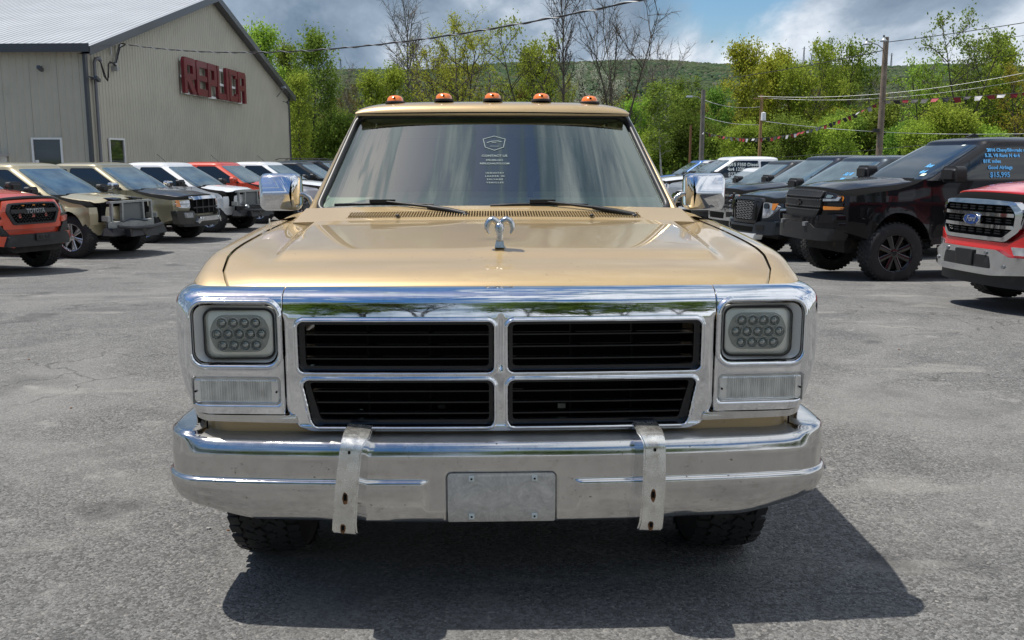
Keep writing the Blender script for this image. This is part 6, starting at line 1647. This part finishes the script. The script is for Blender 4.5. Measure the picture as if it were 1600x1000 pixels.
def tree_mesh(seed, H=10.0, crown0=.25, width=.30, nlat=26, nsub=6, ntw=4, leaves=24, lsize=.17, spread=.30, fork=0, shape='oval', r0=.16, twig=3, lean=.02, droop=.0):
    rn = random.Random(seed); mb = MB(); tips = []
    def branch(p, d, L, r, nseg, lvl):
        pts = [p.copy()]; cur = p.copy(); dd = d.copy()
        for i in range(nseg):
            dd = (dd + Vector((rn.gauss(0, .14), rn.gauss(0, .14), rn.gauss(.05 - droop * lvl, .10)))).normalized()
            cur = cur + dd * (L / nseg); pts.append(cur.copy())
        rs = [r * (1 - .8 * i / nseg) + .004 for i in range(nseg + 1)]
        mb.tube(pts, rs, (10, 6, 4, 3)[min(lvl, 3)], cap=False)
        return pts
    trunks = []
    nfork = max(1, fork)
    for k in range(nfork):
        a = 2 * math.pi * k / nfork + rn.random()
        d = Vector((math.cos(a) * (.0 if nfork == 1 else .28), math.sin(a) * (.0 if nfork == 1 else .28), 1)).normalized()
        n = 12; pts = [Vector((0, 0, 0))]; cur = Vector((0, 0, 0)); wob = Vector((rn.gauss(0, lean), rn.gauss(0, lean), 0))
        for i in range(n):
            dd = (Vector((0, 0, 1)).lerp(d, 1 if i > 2 else .2) + wob * (i / 3) + Vector((rn.gauss(0, .05), rn.gauss(0, .05), 0))).normalized()
            cur = cur + dd * (H * (1 if k == 0 else rn.uniform(.8, .97)) / n); pts.append(cur.copy())
        mb.tube(pts, [r0 * (1 - .88 * (i / n) ** .9) * (1 if nfork == 1 else .75) for i in range(n + 1)], 10, cap=False)
        trunks.append(pts)
    for T_ in trunks:
        n = len(T_) - 1
        m = nlat // nfork
        for j in range(m):
            t = crown0 + (.97 - crown0) * ((j + rn.random()) / m)
            i = min(n - 1, int(t * n)); p = T_[i].lerp(T_[i + 1], t * n - i)
            u = (t - crown0) / (1 - crown0)
            if shape == 'oval': pr = math.sin(math.pi * min(1, .12 + u * .86)) ** .6
            elif shape == 'vase': pr = .45 + .6 * u if u < .8 else 1.0 - (u - .8) * 2
            else: pr = (1 - u) ** .7 + .12
            a = j * 2.4 + rn.random()
            el = lerp(.25, 1.1, u) + rn.gauss(0, .12)
            if shape == 'vase': el = .8 + .4 * u
            d = Vector((math.cos(a) * math.cos(el), math.sin(a) * math.cos(el), math.sin(el)))
            L = H * width * pr * rn.uniform(.7, 1.15)
            B_ = branch(p, d, L, r0 * .36 * (1 - .6 * t), 5, 1)
            for s_ in range(nsub):
                tt = lerp(.25, 1.0, (s_ + rn.random() * .5) / nsub); ii = min(4, int(tt * 5)); q = B_[ii].lerp(B_[min(5, ii + 1)], tt * 5 - ii)
                dv = (d + Vector((rn.gauss(0, .65), rn.gauss(0, .65), rn.gauss(.12, .45)))).normalized()
                S_ = branch(q, dv, L * rn.uniform(.3, .55), r0 * .10, 3, 2)
                for w in range(ntw):
                    qq = S_[rn.randint(1, 3)]
                    dw = (dv + Vector((rn.gauss(0, .8), rn.gauss(0, .8), rn.gauss(.1, .6)))).normalized()
                    l2 = L * rn.uniform(.12, .26) + .12
                    if twig: mb.tube([qq, qq + dw * l2 * .5 + Vector((0, 0, rn.gauss(0, .04))), qq + dw * l2], [.010, .007, .004], 3, cap=False)
                    tips.append((qq, dw, l2))
    tm = mb.mesh('trunk', recalc=False)
    cm = None
    if leaves:
        tp = np.array([[*a, *(a + b * l)] for a, b, l in tips]); k = len(tips) * leaves
        idx = nrng.integers(0, len(tips), k); t = nrng.random((k, 1)) * 1.15
        dens = .45 + nrng.random(len(tips)) * 1.0
        c = tp[idx, :3] * (1 - t) + tp[idx, 3:] * t + nrng.normal(0, spread, (k, 3)) * dens[idx][:, None]
        cm = leaf_quads('crown', c, lsize)
    return tm, cm
def leaf_quads(name, c, size, var=.45):
    k = len(c)
    a = nrng.normal(0, 1, (k, 3)); a /= np.linalg.norm(a, axis=1)[:, None]
    b = nrng.normal(0, 1, (k, 3)); b = np.cross(a, b); b /= np.linalg.norm(b, axis=1)[:, None]
    s = size * (1 + nrng.uniform(-var, var, (k, 1)))
    v = np.stack([c - a * s * .62, c + b * s * .34, c + a * s * .62, c - b * s * .34], 1).reshape(-1, 3)
    me = bpy.data.meshes.new(name)
    me.vertices.add(4 * k); me.vertices.foreach_set('co', v.reshape(-1).astype(np.float32))
    me.loops.add(4 * k); me.loops.foreach_set('vertex_index', np.arange(4 * k, dtype=np.int32))
    me.polygons.add(k); me.polygons.foreach_set('loop_start', np.arange(0, 4 * k, 4, dtype=np.int32)); me.polygons.foreach_set('loop_total', np.full(k, 4, dtype=np.int32))
    me.update(calc_edges=True); return me
PROTO = {
    'oval1': tree_mesh(1, width=.24, leaves=15),
    'oval2': tree_mesh(2, width=.30, nlat=28, leaves=16, fork=2, crown0=.2, lsize=.19),
    'tall': tree_mesh(3, width=.17, nlat=30, leaves=12, crown0=.18, lsize=.15),
    'airy': tree_mesh(4, width=.27, nlat=24, leaves=8, crown0=.30, lsize=.14, spread=.18, fork=3),
    'bud': tree_mesh(5, width=.30, nlat=30, leaves=9, crown0=.25, lsize=.10, spread=.14, fork=2),
    'bare1': tree_mesh(6, width=.26, nlat=26, nsub=8, ntw=6, leaves=0, crown0=.40, r0=.15, shape='vase'),
    'bare2': tree_mesh(8, width=.34, nlat=26, nsub=8, ntw=7, leaves=0, crown0=.28, fork=3, r0=.14, shape='vase'),
    'round': tree_mesh(9, width=.34, nlat=26, leaves=18, crown0=.30, fork=2, lsize=.18),
    'bush': tree_mesh(10, H=6, width=.42, nlat=24, leaves=30, crown0=.05, fork=3, lsize=.16, r0=.08),
    'thin': tree_mesh(11, width=.13, nlat=22, nsub=5, ntw=3, leaves=14, crown0=.35, lsize=.14, r0=.09),
}
_first = {}
def tree(px, top, Y, proto, leaf, label, group=None, bk='bark', sx=1.0, name='tree', gz_=-.37, xw=None, hz=None):
    d = math.cos(PITCH) * Y
    X = (px - 800) / FPX * d if xw is None else xw
    if hz is None:
        ang = math.atan((500 - top) / FPX) - PITCH
        h = CAM_H + Y * math.tan(ang) - gz_
    else: h = hz
    tm, cm = PROTO[proto]; H0 = 6.0 if proto == 'bush' else 10.0
    T = empty(name, (X, Y, gz_ - .05), rnd.random() * 6.28, label, 'tree', group)
    s = h / H0 * 1.0
    if leaf and proto != 'bush': sx *= .86
    T.scale = (s * sx, s * sx, s)
    tr_ = link('trunk', tm, M[bk], T)
    if tr_.material_slots[0].material != M[bk]: tr_.material_slots[0].link = 'OBJECT'; tr_.material_slots[0].material = M[bk]
    if cm is not None:
        cr = link('crown', cm, M[leaf], T); cr.material_slots[0].link = 'OBJECT'; cr.material_slots[0].material = M[leaf]
    return T
TR = [
 (405, 58, 66, 'oval1', 'leaf_lime', 'bright green tree rising just right of the building roof edge'),
 (448, 74, 74, 'tall', 'leaf_green', 'slim green tree beside the building\'s far corner, right of the bright one'),
 (492, 68, 64, 'oval1', 'leaf_green', 'green tree with pointed top left of the gap in the treeline'),
 (470, 120, 60, 'tall', 'leaf_lime', 'lower yellowish green tree behind the left chrome mirror'),
 (540, 138, 80, 'bud', 'leaf_rust', 'brownish sparse tree low in the treeline gap on the left'),
 (572, 128, 76, 'bare2', None, 'small grey leafless tree low in the gap left of the truck roof'),
 (602, 114, 72, 'oval2', 'leaf_lime', 'rounded light green tree above the left roof marker light'),
 (640, 42, 78, 'bare1', None, 'grey leafless tree behind the yellow tree, left of it'),
 (668, 70, 80, 'bud', 'leaf_bud', 'thin budding tree between the leafless grey tree and the yellow tree'),
 (722, 32, 70, 'bud', 'leaf_yellow', 'large airy yellow tree above the second roof marker light'),
 (700, 80, 74, 'airy', 'leaf_yellow', 'smaller yellow green tree overlapping the large yellow tree'),
 (824, 38, 66, 'airy', 'leaf_lime', 'tall fresh green tree above the middle roof marker lights'),
 (838, 92, 72, 'oval1', 'leaf_green', 'dense green tree behind the tall fresh green one'),
 (884, -42, 58, 'bare1', None, 'tall dark leafless tree with straight trunk cut by the top of the picture'),
 (884, 128, 70, 'bud', 'leaf_yellow', 'low yellow flowering tree at the foot of the tall dark leafless tree'),
 (965, 6, 62, 'bare2', None, 'wide spreading leafless tree right of the tall dark one'),
 (935, 108, 74, 'bud', 'leaf_blossom', 'small tree with white blossom left of the wide leafless tree'),
 (1012, 78, 72, 'bare2', None, 'smaller leafless tree right of the wide spreading one'),
 (1000, 158, 70, 'oval2', 'leaf_lime', 'light green tree above the right windscreen pillar'),
 (1062, 140, 68, 'round', 'leaf_green', 'mid green tree left of the grey pole with street lamp'),
 (1120, 150, 74, 'oval1', 'leaf_green', 'green tree just right of the grey pole with street lamp'),
 (1164, 82, 76, 'oval1', 'leaf_yellow', 'tall yellow green tree, leftmost of the high clump on the right'),
 (1208, 90, 80, 'oval2', 'leaf_yellow', 'yellow green tree in the middle of the high clump on the right'),
 (1250, 96, 78, 'round', 'leaf_lime', 'fresh green tree at the right side of the high clump'),
 (1284, 104, 84, 'bud', 'leaf_rust', 'reddish brown tree between the yellow green clump and the dark round tree'),
 (1318, 92, 82, 'round', 'leaf_green', 'round deep green tree left of the two-lamp pole'),
 (1352, 150, 78, 'bare2', None, 'pale leafless tree left behind the two-lamp pole'),
 (1408, 140, 80, 'bare2', None, 'pale leafless tree right behind the two-lamp pole'),
 (1440, 88, 62, 'airy', 'leaf_lime', 'light green tree right of the two-lamp pole'),
 (1500, 26, 60, 'airy', 'leaf_green', 'tallest airy green tree at the right, above the lifted black pickup'),
 (1556, 74, 64, 'oval1', 'leaf_lime', 'light green tree second from the right edge'),
 (1596, 84, 58, 'airy', 'leaf_yellow', 'yellow green tree at the right edge of the picture'),
 (1470, 130, 66, 'round', 'leaf_green', 'dark green tree behind the tallest airy one'),
 (1530, 140, 70, 'oval2', 'leaf_lime', 'low light green tree under the tallest airy one'),
 (1640, 60, 66, 'oval1', 'leaf_green', 'green tree just outside the right edge'),
]
for t in TR:
    bk = 'bark'
    if t[3].startswith('bare'): bk = 'bark_grey' if t[1] > 60 or t[0] < 700 else 'bark'
    sx = {405: 1.0, 722: 1.15, 824: .95, 884: .62, 965: .95, 1164: 1.0, 1500: 1.0}.get(t[0], 1.0)
    tree(t[0], t[1], t[2], t[3], t[4], t[5], bk=bk, sx=sx)
# birch with a bare forked trunk by the right pillar
tree(1036, 135, 58, 'thin', 'leaf_green', 'leaning white birch trunk by the old truck\'s right windscreen pillar', bk='bark_birch', sx=1.6, name='birch_tree')
# young trees and undergrowth that close the view under the crowns
NT_ = {}
ORD = ['first', 'second', 'third', 'fourth', 'fifth', 'sixth', 'seventh', 'eighth', 'ninth', 'tenth', 'eleventh', 'twelfth', 'thirteenth', 'fourteenth', 'fifteenth', 'sixteenth', 'seventeenth', 'eighteenth', 'nineteenth', 'twentieth']
GY = 'young trees filling the wood behind the lot'
for i in range(40):
    px = 395 + i * 31.5 + rnd.uniform(-12, 12); Y = rnd.uniform(72, 98)
    top = rnd.uniform(158, 200) if px < 1100 else rnd.uniform(145, 190)
    if 520 < px < 600: top = rnd.uniform(160, 185)
    pr = rnd.choice(['oval1', 'oval2', 'tall', 'round', 'thin', 'bud'])
    lf = rnd.choice(['leaf_green', 'leaf_lime', 'leaf_green', 'leaf_yellow', 'leaf_dark', 'leaf_rust'])
    cnt_ = NT_.setdefault(('l' if px < 520 else 'm' if px < 1040 else 'r', lf), 0); NT_[('l' if px < 520 else 'm' if px < 1040 else 'r', lf)] += 1
    tree(px, top, Y, pr, lf, '%s %s young tree low in the wood %s' % (ORD[cnt_], {'leaf_green': 'mid green', 'leaf_lime': 'light green', 'leaf_yellow': 'yellow', 'leaf_dark': 'deep green', 'leaf_rust': 'brownish'}[lf], 'beside the building' if px < 520 else 'above the truck roof, from the left' if px < 1040 else 'behind the right row, from the left'), GY, bk='bark_grey')
GB = 'low bushes along the far edge of the lot'
nb_ = 0
ORD = ['first', 'second', 'third', 'fourth', 'fifth', 'sixth', 'seventh', 'eighth', 'ninth', 'tenth', 'eleventh', 'twelfth', 'thirteenth', 'fourteenth', 'fifteenth', 'sixteenth', 'seventeenth', 'eighteenth', 'nineteenth', 'twentieth']
for i in range(30):
    px = 400 + i * 42 + rnd.uniform(-14, 14); Y = rnd.uniform(57, 68)
    if 545 < px < 1005: continue
    nb_ += 1
    if px > 1330: lf, top = rnd.choice(['leaf_lime', 'leaf_green', 'leaf_lime', 'leaf_green']), rnd.uniform(160, 215)
    else: lf, top = rnd.choice(['leaf_green', 'leaf_lime', 'leaf_green', 'leaf_dark']), rnd.uniform(190, 214)
    tree(px, top, Y, 'bush', lf, ('low leafy bush under the trees, %s one right of the building' % ORD[nb_ - 1]) if px < 600 else ('low leafy bush at the lot\'s far edge, %s one right of the truck cab' % ORD[nb_ - 5]), GB, name='bush')
# wood behind the photographer, seen in the chrome
GBK = 'trees behind the camera, mirrored in the chrome'
for i in range(26):
    x = -36 + i * 2.9 + rnd.uniform(-1, 1)
    tree(0, 0, -21 + rnd.uniform(-4, 3), rnd.choice(['oval1', 'oval2', 'round', 'airy', 'bare2']), rnd.choice(['leaf_green', 'leaf_dark', 'leaf_green']), 'green tree behind the camera, seen only mirrored in the chrome', GBK, xw=x, hz=rnd.uniform(8, 12), gz_=0)
# undergrowth and far wood as foliage masses
c = []
k = 60000
xs = nrng.uniform(-26, 56, k); ys = nrng.uniform(62, 92, k)
hh = 1.6 + 1.5 * np.sin(xs * .9 + ys * .3) * np.sin(xs * .37 + 1.3) + nrng.random(k) * 1.5
zs = -.35 + nrng.random(k) ** .8 * np.clip(hh, .6, 4.2)
link('undergrowth', leaf_quads('undergrowth', np.stack([xs, ys, zs], 1), .24), M['leaf_green'], kind='stuff')
k = 80000
xs = nrng.uniform(-75, 110, k); ys = nrng.uniform(100, 190, k)
hh = 6.5 + 2.2 * np.sin(xs * .35 + ys * .13) * np.sin(xs * .17 + 2.0) + nrng.random(k) * 2.2
zs = -.3 + nrng.random(k) ** .7 * hh + (ys - 100) * .025
FW = leaf_quads('far_wood', np.stack([xs, ys, zs], 1), .62)
link('far_wood', FW, leaf_mat('leaf_wood', (.085, .10, .035), (.20, .22, .08), .25), kind='stuff')

# ------------------------------------------------------------------ wooded ridge
def ridge_z(x, y):
    t = np.clip((y - 180) / 1300, 0, 1)
    az = x / np.maximum(y, 1)
    top = 139 + 3.5 * np.sin(az * 9 + .4) + 2 * np.sin(az * 17) + 1.5 * np.sin(az * 41 + 2) - 9 * np.clip(-az - .0, 0, .3) / .3
    z = top * (t ** 1.25) * 1.0
    z = z + 12 * np.sin(x * .011 + y * .004) * np.sin(y * .006 + x * .003) * t * (1 - t) * 2
    z = z - np.clip(y - 1480, 0, 1e9) * .12
    return z - .3
A, Yr = np.meshgrid(np.linspace(-.75, .75, 150), np.concatenate([np.linspace(180, 1480, 90), np.linspace(1500, 2600, 12)]), indexing='ij')
Xr = A * (Yr + 200)
link('wooded_ridge', grid_mesh('wooded_ridge', np.stack([Xr, Yr, ridge_z(Xr, Yr)], -1)), mat('ridge_floor', (.045, .058, .026), 1, var=.4, vscale=.02), smooth=180, kind='structure')
import itertools
def canopy(n):
    ph = (1 + 5 ** .5) / 2
    iv = np.array([(-1, ph, 0), (1, ph, 0), (-1, -ph, 0), (1, -ph, 0), (0, -1, ph), (0, 1, ph), (0, -1, -ph), (0, 1, -ph), (ph, 0, -1), (ph, 0, 1), (-ph, 0, -1), (-ph, 0, 1)]) / 1.902
    iff = np.array([(0, 11, 5), (0, 5, 1), (0, 1, 7), (0, 7, 10), (0, 10, 11), (1, 5, 9), (5, 11, 4), (11, 10, 2), (10, 7, 6), (7, 1, 8), (3, 9, 4), (3, 4, 2), (3, 2, 6), (3, 6, 8), (3, 8, 9), (4, 9, 5), (2, 4, 11), (6, 2, 10), (8, 6, 7), (9, 8, 1)])
    y = 1500 - 1290 * nrng.random(n) ** 1.0
    y = 200 + 1290 * nrng.random(n) ** .55
    az = nrng.uniform(-.62, .66, n); x = az * y
    z = ridge_z(x, y)
    s = nrng.uniform(2.3, 4.6, n) * (0.55 + .45 * y / 1500)
    th = nrng.random(n) * 6.28
    V_ = iv[None] * (1 + nrng.normal(0, .13, (n, 12, 1)))
    cs, sn = np.cos(th)[:, None], np.sin(th)[:, None]
    vx = V_[..., 0] * cs - V_[..., 1] * sn; vy = V_[..., 0] * sn + V_[..., 1] * cs; vz = V_[..., 2]
    P = np.stack([vx * s[:, None] + x[:, None], vy * s[:, None] + y[:, None], vz * s[:, None] * 1.05 + z[:, None] + s[:, None] * .45], -1)
    me = bpy.data.meshes.new('hillside_canopy'); F = (iff[None] + (np.arange(n) * 12)[:, None, None]).reshape(-1)
    me.vertices.add(n * 12); me.vertices.foreach_set('co', P.reshape(-1).astype(np.float32)); me.loops.add(len(F)); me.loops.foreach_set('vertex_index', F.astype(np.int32))
    me.polygons.add(n * 20); me.polygons.foreach_set('loop_start', np.arange(0, n * 60, 3, dtype=np.int32)); me.polygons.foreach_set('loop_total', np.full(n * 20, 3, dtype=np.int32))
    me.update(calc_edges=True)
    m = bpy.data.materials.new('canopy'); m.use_nodes = True; nt = m.node_tree; b = nt.nodes['Principled BSDF']
    geo = nd(nt, 'ShaderNodeNewGeometry'); tc = nd(nt, 'ShaderNodeTexCoord')
    big = noisen(nt, tc.outputs['Object'], .006, 4)
    c = mixc(nt, geo.outputs['Random Per Island'], (.030, .056, .030), (.070, .105, .052))
    c = mixc(nt, mathn(nt, 'MULTIPLY', mrange(nt, big, .45, .65), .55), c, (.080, .085, .045))
    c = mixc(nt, mrange(nt, geo.outputs['Random Per Island'], .93, .94), c, (.10, .095, .075))
    ln(nt, c, b.inputs['Base Color']); b.inputs['Roughness'].default_value = 1; b.inputs['Specular IOR Level'].default_value = .1
    link('hillside_canopy', me, m, kind='stuff')
canopy(42000)
for i, (px, h) in enumerate(((1146, 14), (1242, 22), (1254, 12), (1375, 16), (1008, 10), (1290, 8), (540, 12))):
    y = 1470; x = (px - 800) / FPX * y; z = float(ridge_z(np.array(x), np.array(y)))
    T = MB(); w = 1.2
    for a, b in ((-1, -1), (1, -1), (1, 1), (-1, 1)): T.tube([(a * w, b * w, 0), (a * w * .2, b * w * .2, h + 8)], .28, 4)
    for q in range(6): T.tube([(-w, -w, q * (h + 8) / 6), (w, -w, (q + 1) * (h + 8) / 6)], .15, 3)
    T.box((0, 0, h + 5), (6, .4, .4))
    tgt = ('mast on the ridge above the left part of the high yellow clump', 'tallest mast on the ridge, above the high clump', 'short mast just right of the tallest one on the ridge', 'mast on the ridge just left of the two-lamp pole', 'small mast on the ridge above the wide leafless tree', 'smallest mast on the ridge near the reddish brown tree', 'mast on the ridge in the gap right of the building')[i]
    T.build('radio_mast', mat('mast_grey', (.10, .11, .12), .7), None, loc=(x, y, z), label='thin grey ' + tgt, cat='mast')
# loose stones and a few scraps on the asphalt
for i in range(46):
    x = rnd.uniform(-4.5, 4.5); y = rnd.uniform(2.9, 9)
    if -1.1 < x < 1.1 and y > 2.95: continue
    s = rnd.uniform(.004, .011)
    mb = MB(); mb.lathe([(.0001, 0), (s, .0), (s * .9, s * .5), (.0001, s * .8)], 'z', 6)
    mb.build('pebble', M['concrete'] if i % 3 else M['rust'], None, smooth=None, loc=(x, y, .001), label='small loose stone on the asphalt around the old truck', cat='stone', group='loose stones on the asphalt')
